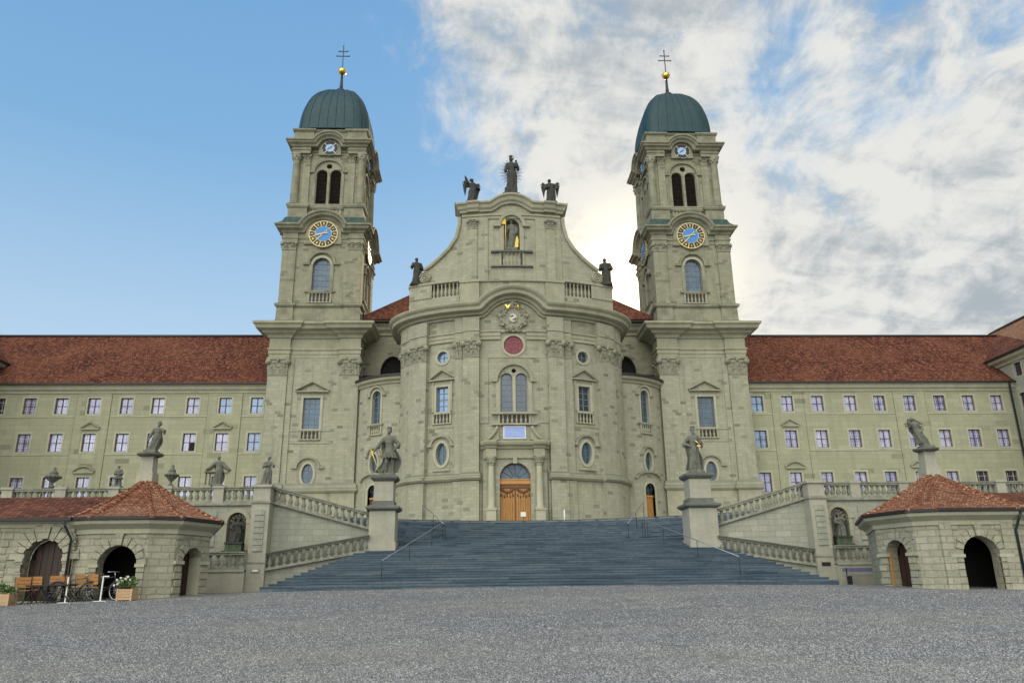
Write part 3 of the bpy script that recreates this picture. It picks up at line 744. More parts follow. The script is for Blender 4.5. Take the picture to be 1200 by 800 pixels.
    MB().hsweep(pth, [(-0.3, 43.95), (0.02, 43.95), (0.02, 44.3), (0.1, 44.34), (0.1, 44.45), (0.03, 44.5), (0.03, 44.7), (-0.3, 44.7)]).build('entablature', 'trim_upper', root, P)
    cor = [(0, 0), (0.72, 0.0), (0.82, 0.2), (1.08, 0.32), (1.12, 0.46), (1.28, 0.56), (1.28, 0.7), (0, 0.88)]
    for k in range(4):
        n = 12; r = 1.15
        path = [(-H3, 44.72), (-r-0.1, 44.72)]+[(-r*math.cos(math.pi*i/n), 44.72+1.0*math.sin(math.pi*i/n)) for i in range(1, n)]+[(r+0.1, 44.72), (H3, 44.72)]
        MB().vsweep(path, [(a*0.95, b) for a, b in cor], H3).build('belfry_cornice', 'trim_upper', root, F(k, H3))
        if k == 2: continue
        MB().prism([(-r-0.05, 43.9)]+[(-r*math.cos(math.pi*i/n), 44.72+1.0*math.sin(math.pi*i/n)) for i in range(n+1)]+[(r+0.05, 43.9)], -0.3, 0.3).build('clock_panel', 'trim_upper', root, F(k, H3))
        small_clock(root, F(k, H3), 44.72, 0.88)
    MB().hsweep(square_path(3.3, 0.15, 1.2), [(0.35, 45.5), (0.35, 46.6), (0.45, 46.68), (0.55, 46.8), (0.55, 46.95), (-0.6, 47.05)]).build('attic', 'trim_upper', root, P)
    # dome, squarish in plan, with standing seams
    prof = [(4.02, 46.98), (4.08, 47.05), (3.92, 47.25)]
    for i in range(0, 17):
        a_ = math.pi/2*i/16
        prof.append((3.86*math.cos(a_)**0.92 if i < 16 else 0.35, 47.4+6.55*math.sin(a_)**1.0))
    d = MB().lathe(prof, (0, 0, 0), 64, True, 5.0)
    for i in range(28):
        a_ = 2*math.pi*(i+0.5)/28; ca, sa = math.cos(a_), math.sin(a_); k_ = (abs(ca)**5+abs(sa)**5)**(-0.2)
        d.tube([(r*ca*k_, r*sa*k_, z+0.02) for r, z in prof[2:-1]], 0.032, 4, False)
    d.build('dome', 'copper', root, P)
    f = MB().lathe([(0.75, 53.78), (0.72, 53.95), (0.42, 54.1), (0.55, 54.3), (0.5, 54.5), (0.22, 54.7), (0.16, 55.6), (0.12, 56.8), (0.0, 56.8)], (0, 0, 0), 12).build('finial', 'pipe', root, P)
    MB().ball((0, 0, 57.25), 0.47, 20, 14).build('ball', 'gold', f, P)
    c = MB().box(-0.045, 0.045, -0.04, 0.04, 57.6, 61.0).box(-0.72, 0.72, -0.036, 0.036, 59.45, 59.54).box(-0.5, 0.5, -0.036, 0.036, 60.15, 60.24)
    for px, pz in ((-0.72, 59.5), (0.72, 59.5), (-0.5, 60.2), (0.5, 60.2), (0, 61.02)): c.ball((px, 0, pz), 0.085, 8, 6)
    c.build('cross', 'iron', f, P)
    return root
ROMAN = ['XII', 'I', 'II', 'III', 'IIII', 'V', 'VI', 'VII', 'VIII', 'IX', 'X', 'XI']
def clock(root, fn, zc, r):
    def Q(rad, deg): a = R(deg); return (rad*math.sin(a), zc+rad*math.cos(a))
    disc = [Q(r, -i*360/48) for i in range(48)]
    ck = MB().prism(disc, 0.18, 0.32).build('clock_face', 'gilt_pale', root, fn)
    MB().prism([Q(r*0.56, -i*360/40) for i in range(40)], 0.3, 0.34).build('dial_centre', 'clock_blue', ck, fn)
    t = MB(); g = MB()
    for i in range(12):
        c = i*30+15-15
        a0, a1 = c-12.0, c+12.0
        t.prism([Q(r*0.60, a1), Q(r*0.60, a0), Q(r*0.80, a0-0.9), Q(r*0.95, a0), Q(r*0.95, a1), Q(r*0.80, a1+0.9)], 0.3, 0.335)
        s_ = ROMAN[i]; wd = {'I': 2.0, 'V': 4.0, 'X': 4.2}; tot = sum(wd[x] for x in s_); a = -tot/2
        for x in s_:
            w = wd[x]; m_ = c+(a+w/2)
            def bar(d0, d1):
                p0, p1 = Vector(Q(r*0.68, m_+d0)), Vector(Q(r*0.86, m_+d1)); n_ = Vector((-(p1-p0).y, (p1-p0).x)).normalized()*0.016
                g.prism([tuple(p0-n_), tuple(p1-n_), tuple(p1+n_), tuple(p0+n_)], 0.333, 0.345)
            if x == 'I': bar(0, 0)
            elif x == 'V': bar(0, -w*0.32); bar(0, w*0.32)
            else: bar(-w*0.32, w*0.32); bar(w*0.32, -w*0.32)
            a += w
    t.build('hour_plate', 'black_paint', ck, fn); g.build('lettering', 'gold_leaf', ck, fn)
    h = MB()
    def hand(deg, l, tail, w, zz):
        d = Vector((math.sin(R(deg)), math.cos(R(deg)))); n_ = Vector((-d.y, d.x)); c = Vector((0, zc))
        pts = [c-d*tail-n_*w*1.6, c-d*tail*0.6-n_*w*0.6, c+d*l*0.7-n_*w*1.2, c+d*l, c+d*l*0.7+n_*w*1.2, c-d*tail*0.6+n_*w*0.6, c-d*tail+n_*w*1.6]
        h.prism([tuple(p) for p in pts], zz, zz+0.03)
    hand(222, r*0.80, r*0.38, 0.04, 0.36); hand(258, r*0.62, r*0.3, 0.06, 0.40)
    h.ball((0, 0.4, zc), (0.08, 0.06, 0.08), 8, 6)
    h.build('hands', 'gold_leaf', ck, fn)
def small_clock(root, fn, zc, r):
    def Q(rad, deg): a = R(deg); return (rad*math.sin(a), zc+rad*math.cos(a))
    ck = MB().prism([Q(r, -i*10) for i in range(36)], 0.25, 0.36).build('quarter_dial', 'shield_white', root, fn)
    t = MB()
    for c in (0, 90, 180, 270):
        t.prism([Q(r*0.56, c+40), Q(r*0.56, c+14), Q(r*0.56, c-14), Q(r*0.56, c-40), Q(r*0.96, c-41), Q(r*0.97, c-14), Q(r*0.97, c+14), Q(r*0.96, c+41)], 0.34, 0.375)
    t.build('hour_plate', 'black_paint', ck, fn)
    MB().prism([Q(r*0.53, -i*10) for i in range(36)], 0.34, 0.38).build('dial_centre', 'clock_pale', ck, fn)
    MB().prism([Q(r*0.5, 45), Q(r*0.14, 135), Q(r*0.5, 225), Q(r*0.14, 315)], 0.38, 0.4).prism([Q(r*0.36, 250), Q(r*0.1, 340), Q(r*0.3, 70), Q(r*0.1, 160)], 0.4, 0.41).build('hands', 'clock_blue', ck, fn)
towL = make_tower(-TX)
towR = copy_tree(towL); towR.location.x = TX
towL['label'] = 'left bell tower with blue clock, rising into clear blue sky'
towR['label'] = 'right bell tower with blue clock, rising into the clouds'

# ------------------------------------------------------------------ church front
church = thing('church', 'tall baroque church front bulging forward between the two bell towers', 'church', (0, 66, T))
EA, EB, EY = 10.2, 5.6, 69.6
_tab = []; _u = 0.0; _p = (0.0, EY-EB)
for i in range(0, 2001):
    th = math.pi/2*i/2000; q = (EA*math.sin(th), EY-EB*math.cos(th)); _u += math.hypot(q[0]-_p[0], q[1]-_p[1]); _p = q; _tab.append((_u, th))
UH = _u
def U(X):
    th = math.asin(min(1, abs(X)/EA)); i = th/(math.pi/2)*2000
    return math.copysign(_tab[int(round(i))][0], X)
def E_(u, w, z):
    a = abs(u); s = 1 if u >= 0 else -1
    if a >= UH: return (s*(EA+w), EY+(a-UH), z)
    lo, hi = 0, 2000
    while hi-lo > 1:
        m_ = (lo+hi)//2
        if _tab[m_][0] < a: lo = m_
        else: hi = m_
    t0, t1 = _tab[lo], _tab[hi]; f = (a-t0[0])/max(1e-9, t1[0]-t0[0]); th = t0[1]+f*(t1[1]-t0[1])
    nx, ny = math.sin(th)/EA, -math.cos(th)/EB; l = math.hypot(nx, ny)
    return (s*(EA*math.sin(th)+w*nx/l), EY-EB*math.cos(th)+w*ny/l, z)
ST = 0.5
WB = U(6.18)
holes = []
for s in (-1, 1):
    holes += [o_rect(s*WB, 14.1, 16.3, 1.15), o_oval(s*WB, 9.5, 11.4, 1.05), o_oval(s*WB, 18.45, 19.5, 1.05)]
    holes.append(o_arch(s*0.63, 13.8, 17.25, 0.98))
holes += [o_oval(0, 17.25, 17.65, 0.4, 0, 12), o_oval(0, 18.9, 20.6, 1.7, 0, 28)]
zt = 22.3; Rr = 2.63
arc = [(Rr*math.sin(R(a_)), zt+1.48-Rr+Rr*math.cos(R(a_))) for a_ in range(-64, 65, 8)]
outer = [(-UH-4, T-0.3), (-1.28, T-0.3)]+[(1.28*math.cos(math.pi*(1-i/14)), 8.24+1.28*math.sin(math.pi*(1-i/14))) for i in range(15)]+[(1.28, T-0.3), (UH+4, T-0.3), (UH+4, 23.5), (3.2, 23.5)]+[(p[0], max(p[1], 22.8)+0.6) for p in reversed(arc)]+[(-3.2, 23.5), (-UH-4, 23.5)]
MB().wall(outer, holes, 0, 0.5).build('front_wall', 'ashlar', church, E_, ST)
MB().slab([E_(-UH-4+(2*UH+8)*i/60, -0.1, 0)[:2] for i in range(61)], 23.0, 23.48).build('parapet_floor', 'paving', church)
for s in (-1, 1):
    window(church, E_, 'rect', s*WB, 14.1, 16.3, 1.15, 2, 4, 0.35, 0.2, 'glass_dark' if s > 0 else 'glass_sky', step=ST, bar=0.06)
    window(church, E_, 'oval', s*WB, 9.5, 11.4, 1.05, 2, 3, 0.35, 0.24, step=ST)
    window(church, E_, 'oval', s*WB, 18.45, 19.5, 1.05, 2, 2, 0.3, 0.2, 'glass_dark' if s > 0 else 'glass_sky', step=ST, bar=0.05)
    m = MB(); pediment(m, s*WB, 16.95, 1.2, 0.72, 0.3); m.build('pediment', 'trim', church, E_, ST)
    m = MB(); ears(m, s*WB, 11.15, 0.95, 0.18, 0.24, 0.32, rise=0.85); m.build('arch_hood', 'trim', church, E_, ST)
    MB().box(s*WB-0.8, s*WB+0.8, 0, 0.12, 9.0, 9.2).build('sill', 'trim', church, E_, ST)
    MB().box(s*WB-1.7, s*WB+1.7, 0, 0.05, 12.7, 12.95).build('string_course', 'trim', church, E_, ST)
    for q in (-1, 1): MB().box(s*WB+q*0.865-0.085, s*WB+q*0.865+0.085, 0, 0.1, 14.1, 16.8).build('jamb', 'trim', church, E_, ST)
    balconette(church, E_, s*WB, 13.08, 13.98, 1.3, 4, ST)
    window(church, E_, 'arch', s*0.63, 13.8, 17.25, 0.98, 2, 7, 0.35, 0.0, 'glass_dark', step=ST, bar=0.03)
m = MB(); ears(m, 0, 16.55, 1.5, 0.24, 0.24, 0.42); m.box(-1.55, -1.2, 0, 0.1, 13.75, 16.5); m.box(1.2, 1.55, 0, 0.1, 13.75, 16.5); m.build('arch_hood', 'trim', church, E_, ST)
MB().box(-0.13, 0.13, -0.2, 0.08, 13.75, 16.9).build('mullion', 'trim_light', church, E_, ST)
for a_, b_ in ((13.62, 13.78), (12.68, 12.82)): MB().box(-1.9, 1.9, 0, 0.3, a_, b_).build('sill', 'trim', church, E_, ST)
MB().box(-2.9, 2.9, 0, 0.05, 18.62, 18.78).build('string_course', 'trim', church, E_, ST)
MB().poly(o_oval(0, 17.2, 17.7, 0.5), -0.3).build('roundel', 'dark_interior', church, E_)
balconette(church, E_, 0, 12.82, 13.66, 2.3, 6, ST)
# red oculus
oc = MB().ring(o_oval(0, 18.9, 20.6, 1.7, 0.2, 28), o_oval(0, 18.9, 20.6, 1.7, 0, 28), 0, 0.08).build('oculus', 'trim_light', church, E_, ST)
MB().poly(o_oval(0, 18.88, 20.62, 1.74, 0, 28), -0.07).build('pane', 'rose_red', oc, E_)
ld = MB()
for rr in (0.16, 0.30): ld.ring([(rr*math.cos(i*math.pi/12), 19.75+rr*math.sin(i*math.pi/12)) for i in range(24)], [((rr-0.03)*math.cos(i*math.pi/12), 19.75+(rr-0.03)*math.sin(i*math.pi/12)) for i in range(24)], -0.07, -0.04)
for a_ in (30, 150, 210, 270, 330): ld.prism([(math.cos(R(a_))*0.3+math.sin(R(a_))*0.018, 19.75+math.sin(R(a_))*0.3-math.cos(R(a_))*0.018), (math.cos(R(a_))*0.83+math.sin(R(a_))*0.018, 19.75+math.sin(R(a_))*0.83-math.cos(R(a_))*0.018), (math.cos(R(a_))*0.83-math.sin(R(a_))*0.018, 19.75+math.sin(R(a_))*0.83+math.cos(R(a_))*0.018), (math.cos(R(a_))*0.3-math.sin(R(a_))*0.018, 19.75+math.sin(R(a_))*0.3+math.cos(R(a_))*0.018)], -0.07, -0.04)
ld.ring([(0.62*math.cos(i*math.pi/16), 19.75+0.62*math.sin(i*math.pi/16)) for i in range(32)], [(0.595*math.cos(i*math.pi/16), 19.75+0.595*math.sin(i*math.pi/16)) for i in range(32)], -0.07, -0.045)
ld.build('leading', 'rose_lead', oc, E_)
# pilasters
for s in (-1, 1):
    for x0, x1, w, zc0 in ((2.92, 4.26, 0.48, 18.78), (4.26, 5.05, 0.24, 18.78), (7.42, 8.92, 0.48, 18.78), (8.92, 9.95, 0.24, 18.78)):
        u0, u1 = sorted((U(s*x0), U(s*x1)))
        pl = MB().box(u0, u1, -0.1, w, 8.6, 18.85).build('pilaster', 'ashlar', church, E_, ST)
        c = MB(); capital(c, u0+0.03, u1-0.03, 18.72, 20.28, 0, w+0.01, 3 if x1-x0 > 1.1 else 2); c.build('capital', 'carved', pl, E_)
        MB().box(u0-0.03, u1+0.03, -0.1, w+0.10, T-0.3, 8.05).build('pilaster_base', 'ashlar', church, E_, ST)
        if x1-x0 > 1.1: MB().vsweep([(u0-0.12, 8.05), (u1+0.12, 8.05)], [(0.1, 0), (0.72, 0.05), (0.9, 0.2), (0.92, 0.36), (0.72, 0.44), (0.72, 0.54), (0.5, 0.72), (-0.1, 0.72)]).build('plinth_cap', 'trim', church, E_, ST)
        MB().box(u0-0.02, u1+0.02, -0.1, w+0.06, 20.28, 22.3).box(u0-0.05, u1+0.05, 0, w+0.12, 21.0, 21.15).build('entablature_block', 'ashlar', church, E_, ST)
    # strips framing the window bay
    for x0, x1 in ((2.2, 2.92),):
        u0, u1 = sorted((U(s*x0), U(s*x1)))
        MB().box(u0, u1, -0.1, 0.07, 12.9, 18.6).build('wall_strip', 'ashlar', church, E_, ST)
    a0, a1 = (U(2.75), UH+4) if s > 0 else (-UH-4, -U(2.75))
    MB().box(a0, a1, -0.1, 0.16, T-0.3, 8.06).build('plinth', 'ashlar', church, E_, ST)
    MB().vsweep([(a0, 8.05), (a1, 8.05)], [(0.1, 0), (0.42, 0.05), (0.58, 0.2), (0.6, 0.34), (0.44, 0.42), (0.44, 0.52), (0.15, 0.68), (-0.1, 0.68)]).build('plinth_moulding', 'trim', church, E_, ST)
for a0, a1 in ((-UH-4, -1.12), (1.12, UH+4)): MB().vsweep([(a0, 20.28), (a1, 20.28)], [(0, 0), (0.14, 0), (0.14, 0.3), (0.2, 0.32), (0.2, 0.62), (0.3, 0.68), (0.3, 0.8), (0, 0.86)]).build('architrave', 'trim', church, E_, ST)
MB().box(-1.2, 1.2, -0.05, 0.16, 20.92, 21.14).build('string_course', 'trim', church, E_, ST)
path = [(-UH-4, zt), (-6, zt), (-3.1, zt), (-2.62, zt+0.03)]+[p for p in arc if p[1] > zt+0.12]+[(2.62, zt+0.03), (3.1, zt), (6, zt), (UH+4, zt)]
cornice = [(0, 0), (0.22, 0.0), (0.24, 0.14), (0.5, 0.22), (0.56, 0.38), (1.0, 0.48), (1.04, 0.52), (1.08, 0.78), (1.26, 0.92), (1.34, 1.06), (1.34, 1.18), (0, 1.34)]
MB().vsweep(path, cornice).build('main_cornice', 'trim', church, E_, ST)
# coat of arms under the arched cornice
ca = MB(); rnd = random.Random(5)
ca.prism([(1.28*math.sin(R(a_))*(1+0.10*math.cos(R(a_*9))), 22.35+1.32*math.cos(R(a_))*(1+0.07*math.cos(R(a_*9)))) for a_ in range(0, -360, -8)], 0.0, 0.28)
for i in range(16):
    a_ = i*22.5; rr = 1.05+0.12*(i % 2); cx_, cz_ = rr*math.sin(R(a_)), 22.35+rr*math.cos(R(a_))
    ca.tube([(cx_+0.16*math.cos(t_*0.9+i)*(1-t_/9), 0.3+0.03*t_/8, cz_+0.16*math.sin(t_*0.9+i)*(1-t_/9)) for t_ in range(8)], 0.055, 5)
for i in range(9):
    a_ = -80+20*i; ca.ball((0.72*math.sin(R(a_)), 0.32, 22.35+0.85*math.cos(R(a_))), (0.1, 0.08, 0.14), 6, 5)
for s in (-1, 1): ca.tube([(s*0.2, 0.22, 21.0), (s*0.55, 0.25, 20.95), (s*0.75, 0.25, 21.05)], 0.06, 5)
ca.ball((0, 0.25, 20.98), (0.18, 0.1, 0.12), 8, 6)
arms = ca.build('coat_of_arms', 'carved', church, E_)
MB().ball((0, 0.30, 22.15), (0.34, 0.12, 0.42), 16, 10).build('shield', 'shield_white', arms, E_)
bd = MB()
for bx, bz in ((-0.13, 22.3), (0.1, 22.02)):
    bd.ball((bx, 0.41, bz), (0.13, 0.03, 0.07), 8, 5).ball((bx+0.11, 0.42, bz+0.07), (0.05, 0.03, 0.05), 6, 4).prism([(bx-0.2, bz-0.06), (bx-0.06, bz-0.02), (bx-0.08, bz+0.04)], 0.4, 0.43)
bd.build('charge', 'black_paint', arms, E_)
gd = MB()
gd.prism([(-0.72, 23.42), (-0.58, 23.42), (-0.47, 23.25), (-0.36, 23.42), (-0.24, 23.42), (-0.42, 23.05), (-0.52, 23.05)], 0.28, 0.36)
for (x0, z0_, x1, z1_) in ((0.28, 23.05, 0.62, 23.45), (0.62, 23.05, 0.28, 23.45)): gd.tube([(x0, 0.34, z0_), (x1, 0.34, z1_)], 0.055, 6)
gd.build('gilt_ornament', 'gold', arms, E_)
# portal
MB().wall([(-2.62, T-0.3), (-1.28, T-0.3)]+[(1.28*math.cos(math.pi*(1-i/14)), 8.24+1.28*math.sin(math.pi*(1-i/14))) for i in range(15)]+[(1.28, T-0.3), (2.62, T-0.3), (2.62, 10.6), (-2.62, 10.6)], [], 0.26).box(-2.62, -2.6, 0, 0.26, T, 10.6).box(2.6, 2.62, 0, 0.26, T, 10.6).build('portal_wall', 'ashlar', church, E_, ST)
jm = [(-1.28, T-0.3)]+[(1.28*math.cos(math.pi*(1-i/14)), 8.24+1.28*math.sin(math.pi*(1-i/14))) for i in range(15)]+[(1.28, T-0.3)]
MB().add([(p[0], 0.26, p[1]) for p in jm]+[(p[0], -0.4, p[1]) for p in jm], [(i, i+1, i+1+len(jm), i+len(jm)) for i in range(len(jm)-1)]).build('portal_reveal', 'trim_light', church, E_)
m = MB()
for s in (-1, 1): m.box(s*1.92-0.42, s*1.92+0.42, 0.25, 0.9, 9.95, 10.6)
m.box(-2.6, 2.6, 0.25, 0.42, 9.85, 10.6); m.box(-0.16, 0.16, 0.25, 0.5, 9.4, 9.95)
m.vsweep([(-2.75, 10.6), (2.75, 10.6)], [(0.2, 0), (0.55, 0.03), (0.62, 0.18), (0.85, 0.32), (0.92, 0.5), (0.92, 0.62), (0.1, 0.78)])
for s in (-1, 1): m.vsweep([(s*1.92-0.48, 10.6), (s*1.92+0.48, 10.6)], [(0.2, 0.0), (0.98, 0.03), (1.05, 0.18), (1.28, 0.32), (1.36, 0.5), (1.36, 0.64), (0.1, 0.82)])
for s in (-1, 1):
    m.tube([(s*(2.3-0.9*t_/10), 0.45, 11.45+0.15*(t_/10)+0.9*(t_/10)**2) for t_ in range(11)], 0.13, 6)
    m.prism([(s*2.3, 11.4), (s*1.3, 11.4), (s*1.3, 12.35), (s*1.6, 11.95), (s*1.95, 11.6)], 0, 0.35)
m.build('portal_cornice', 'trim', church, E_, ST)
for s in (-1, 1):
    MB().box(s*1.92-0.38, s*1.92+0.38, 0.2, 0.92, T-0.2, 5.6).box(s*1.92-0.43, s*1.92+0.43, 0.2, 0.98, 5.6, 5.75).build('column_pedestal', 'trim_light', church, E_)
    co = MB().lathe([(0.34, 5.72), (0.34, 5.85), (0.27, 5.95), (0.265, 7.5), (0.225, 9.25)], (s*1.92, 0.6, 0), 16).build('column', 'trim_light', church, E_)
    m = MB().lathe([(0.225, 9.2), (0.28, 9.25), (0.25, 9.32), (0.34, 9.62), (0.42, 9.82), (0.42, 9.96), (0, 9.96)], (s*1.92, 0.6, 0), 12)
    for i in range(8): m.ball((s*1.92+0.31*math.cos(i*math.pi/4), 0.6+0.31*math.sin(i*math.pi/4), 9.5), (0.09, 0.09, 0.1), 6, 4)
    m.build('capital', 'carved', co, E_)
d = MB(); 
for s in (-1, 1):
    for i in range(6):
        u0 = s*(0.05+i*0.2); u1 = s*(0.05+i*0.2+0.185); d.box(min(u0, u1)+0.014, max(u0, u1)-0.014, -0.32, -0.20-0.03*(i % 2), T, 7.35)
    d.box(min(s*0.02, s*1.28), max(s*0.02, s*1.28), -0.35, -0.30, T, 7.9)
    d.box(min(s*0.05, s*1.24), max(s*0.05, s*1.24), -0.3, -0.17, 4.35, 4.55)
dr = d.build('door', 'door_wood', church, E_)
m = MB()
for s in (-1, 1):
    for i in range(10):
        t_ = i/9; m.ball((s*(0.12+1.06*t_), -0.2, 7.3-0.28*math.sin(math.pi*t_)+0.1), (0.09, 0.06, 0.13), 6, 4)
    for i in range(5): m.ball((s*(0.2+0.24*i), -0.2, 6.88-0.1*(i % 2)), (0.07, 0.05, 0.16), 6, 4)
m.build('carved_garland', 'door_wood_dark', dr, E_)
MB().box(-0.045, 0.045, -0.32, -0.15, T, 7.55).build('astragal', 'door_wood_dark', dr, E_)
MB().box(-1.28, 1.28, -0.36, -0.06, 7.78, 8.18).box(-1.28, 1.28, -0.36, -0.02, 8.1, 8.2).build('transom', 'door_trim', dr, E_)
MB().box(-1.2, 1.2, -0.3, -0.15, 7.5, 7.62).build('frieze', 'door_wood_dark', dr, E_)
fl = MB()
for a_ in range(0, 181, 30): fl.tube([(0.36*math.cos(R(a_)), -0.3, 8.2+0.36*math.sin(R(a_))), (1.26*math.cos(R(a_)), -0.3, 8.22+1.26*math.sin(R(a_)))], 0.026, 4)
fl.tube([(0.36*math.cos(R(a_)), -0.3, 8.2+0.36*math.sin(R(a_))) for a_ in range(0, 181, 15)], 0.03, 4)
fl.tube([(1.23*math.cos(R(a_)), -0.3, 8.22+1.23*math.sin(R(a_))) for a_ in range(0, 181, 10)], 0.06, 4)
fo = fl.build('fanlight', 'sash_church', church, E_)
MB().poly([(1.27*math.cos(R(a_)), 8.2+1.27*math.sin(R(a_))) for a_ in range(0, 181, 10)], -0.33).build('pane', 'glass_church', fo, E_)
nt_ = MB().box(0.42, 0.86, -0.17, -0.155, 5.15, 5.52).build('notice', 'white_paint', dr, E_)
# plaque over the portal
pq = MB().box(-0.95, 0.95, 0.02, 0.10, 11.52, 12.62).build('plaque', 'white_paint', church, E_)
MB().box(-0.86, 0.86, 0.09, 0.115, 11.61, 12.53).build('panel', 'plaque_blue', pq, E_)
ln = MB()
for i, hw in enumerate((0.62, 0.70, 0.55)): ln.box(-hw, hw, 0.11, 0.122, 12.26-0.24*i, 12.29-0.24*i)
ln.build('inscription', 'clock_pale', pq, E_)

# gable above the main cornice
def G_(u, w, z): return (u, 64.75+0.025*u*u-w, z)
curve = [(4.64, 32.6), (4.68, 31.8), (4.98, 30.5), (5.65, 29.45), (6.56, 28.56), (7.45, 27.9), (8.02, 27.55)]
gz0 = 23.3
RG = 2.09
garc = [(RG*math.sin(R(a_)), 32.98+0.78-RG+RG*math.cos(R(a_))) for a_ in range(-56, 57, 7)]
half = [(8.2, gz0), (8.2, 27.2), (8.02, 27.55)]+list(reversed(curve))[1:]+[(4.64, 33.6)]
outer = half+[(2.1, 33.6)]+[(p[0], p[1]+0.6) for p in reversed(garc) if p[1] > 33.0]+[(-2.1, 33.6)]+[(-a_, b_) for a_, b_ in reversed(half)]
bh = [[(s*4.86, 24.86), (s*7.34, 24.86), (s*7.34, 26.14), (s*4.86, 26.14)] for s in (-1, 1)]
nich = o_arch(0, 29.05, 32.25, 1.45)
g = MB().wall(outer, [nich]+bh, 0, 0.75)
for h_ in bh: g.poly(h_, -0.5)
n = len(outer)
g.add([(p[0], 0, p[1]) for p in outer]+[(p[0], -1.2, p[1]) for p in outer], [(i, (i+1) % n, (i+1) % n+n, i+n) for i in range(n)])
g.poly(outer, -1.2)
g.build('gable', 'ashlar', church, G_, ST)
MB().poly(o_arch(0, 29.0, 32.3, 1.55), -0.74).build('niche', 'ashlar_grey', church, G_)
for a_, b_, w_ in ((28.86, 29.02, 0.3), (27.42, 27.55, 0.22)): MB().box(-1.92, 1.92, 0, w_, a_, b_).build('sill', 'cap_dark', church, G_, ST)
m = MB(); ears(m, 0, 31.55, 1.12, 0.3, 0.32, 0.55); m.box(-1.12, -0.73, 0, 0.12, 29.0, 31.5); m.box(0.73, 1.12, 0, 0.12, 29.0, 31.5)
m.build('niche_hood', 'trim', church, G_, ST)
balconette(church, G_, 0, 27.55, 28.88, 1.8, 5)
for s in (-1, 1):
    cu = [(s*a_, b_) for a_, b_ in curve]
    if s < 0: cu = list(reversed(cu))
    MB().vsweep(cu if s < 0 else cu, [(-1.25, 0), (0.0, 0), (0.22, 0.06), (0.28, 0.2), (0.28, 0.34), (-1.25, 0.36)]).build('volute_coping', 'trim', church, G_)
    sc = MB().prism([(s*7.98+0.56*math.cos(R(-a_)), 27.0+0.56*math.sin(R(-a_))) for a_ in range(0, 360, 20)], -0.9, 0.16)
    sc.tube([(s*(7.98+(0.54-0.0112*t_)*math.cos(t_*0.34)), 0.19, 27.0+(0.54-0.0112*t_)*math.sin(t_*0.34)) for t_ in range(46)], 0.075, 6)
    sc.build('volute', 'trim', church, G_)
    for x0, x1, w in ((3.22, 4.02, 0.26), (4.02, 4.6, 0.12), (2.2, 3.22, 0.12)):
        pl = MB().box(min(s*x0, s*x1), max(s*x0, s*x1), -0.05, w, 26.1, 32.3).build('pilaster', 'ashlar', church, G_, ST)
        if w > 0.2:
            c = MB(); capital(c, min(s*x0, s*x1), max(s*x0, s*x1), 31.35, 32.25, 0, w, 2); c.build('capital', 'carved', pl, G_)
    m = MB().box(min(s*3.0, s*4.75), max(s*3.0, s*4.75), -0.05, 0.34, 23.5, 26.0).box(min(s*2.95, s*4.8), max(s*2.95, s*4.8), -0.05, 0.44, 25.95, 26.15)
    m.build('pilaster_base', 'trim', church, G_, ST)
    # parapet beside the gable
    lo, hi = sorted((s*4.8, s*9.45))
    MB().box(lo, hi, -0.45, 0.12, 23.3, 24.85).build('parapet_base', 'ashlar', church, G_, ST)
    lo, hi = sorted((s*7.35, s*9.45)); MB().box(lo, hi, -0.5, 0.2, 24.85, 26.2).build('parapet_pier', 'ashlar', church, G_, ST)
    lo, hi = sorted((s*4.7, s*9.55)); MB().box(lo, hi, -0.55, 0.28, 26.16, 26.36).build('parapet_rail', 'trim', church, G_, ST)
    for i in range(7):
        uu = s*(4.98+0.36*i); MB().lathe([(a_*1.15, 24.85+b_*1.32) for a_, b_ in BAL], (uu, 0.0, 0), 10).build('baluster', 'trim', church, G_)
MB().vsweep([(-4.7, 26.0), (4.7, 26.0)], [(0, 0), (0.14, 0.02), (0.18, 0.12), (0, 0.16)]).build('attic_string', 'trim', church, G_, ST)
gp = [(-4.62, 32.4), (-2.25, 32.4), (2.25, 32.4), (4.62, 32.4)]
MB().vsweep([(-4.62, 32.28), (4.62, 32.28)], [(0, 0), (0.1, 0), (0.1, 0.25), (0.2, 0.3), (0.2, 0.45), (0, 0.5)]).build('gable_architrave', 'trim', church, G_, ST)
path = [(-4.62, 32.98), (-1.85, 32.98)]+[p for p in garc if p[1] > 33.05]+[(1.85, 32.98), (4.62, 32.98)]
gc = [(0.0, 0), (0.22, 0.02), (0.26, 0.2), (0.42, 0.34), (0.50, 0.62), (0.68, 0.76), (0.68, 0.92), (0, 1.0)]
MB().vsweep(path, gc, 4.62).build('gable_cornice', 'trim', church, G_, ST)
MB().vsweep(path, [(-1.25, 0.02), (-0.02, 0.02), (-0.02, 0.98), (-1.25, 0.98)]).build('gable_coping', 'trim', church, G_, ST)
for s in (-1, 1):
    gs_ = lambda u, w, z, s=s: (s*(4.62+w), 64.75+0.025*4.62**2+0.62+s*u, z)
    MB().vsweep([(-0.62, 32.98), (0.62, 32.98)], gc, 0.62).build('gable_cornice', 'trim', church, gs_)
    MB().vsweep([(s*3.6-0.55, 32.99), (s*3.6+0.55, 32.99)], [(0, 0), (0.38, 0.02), (0.42, 0.2), (0.58, 0.34), (0.66, 0.62), (0.84, 0.77), (0.84, 0.94), (0, 1.03)]).build('cornice_block', 'trim', church, G_)

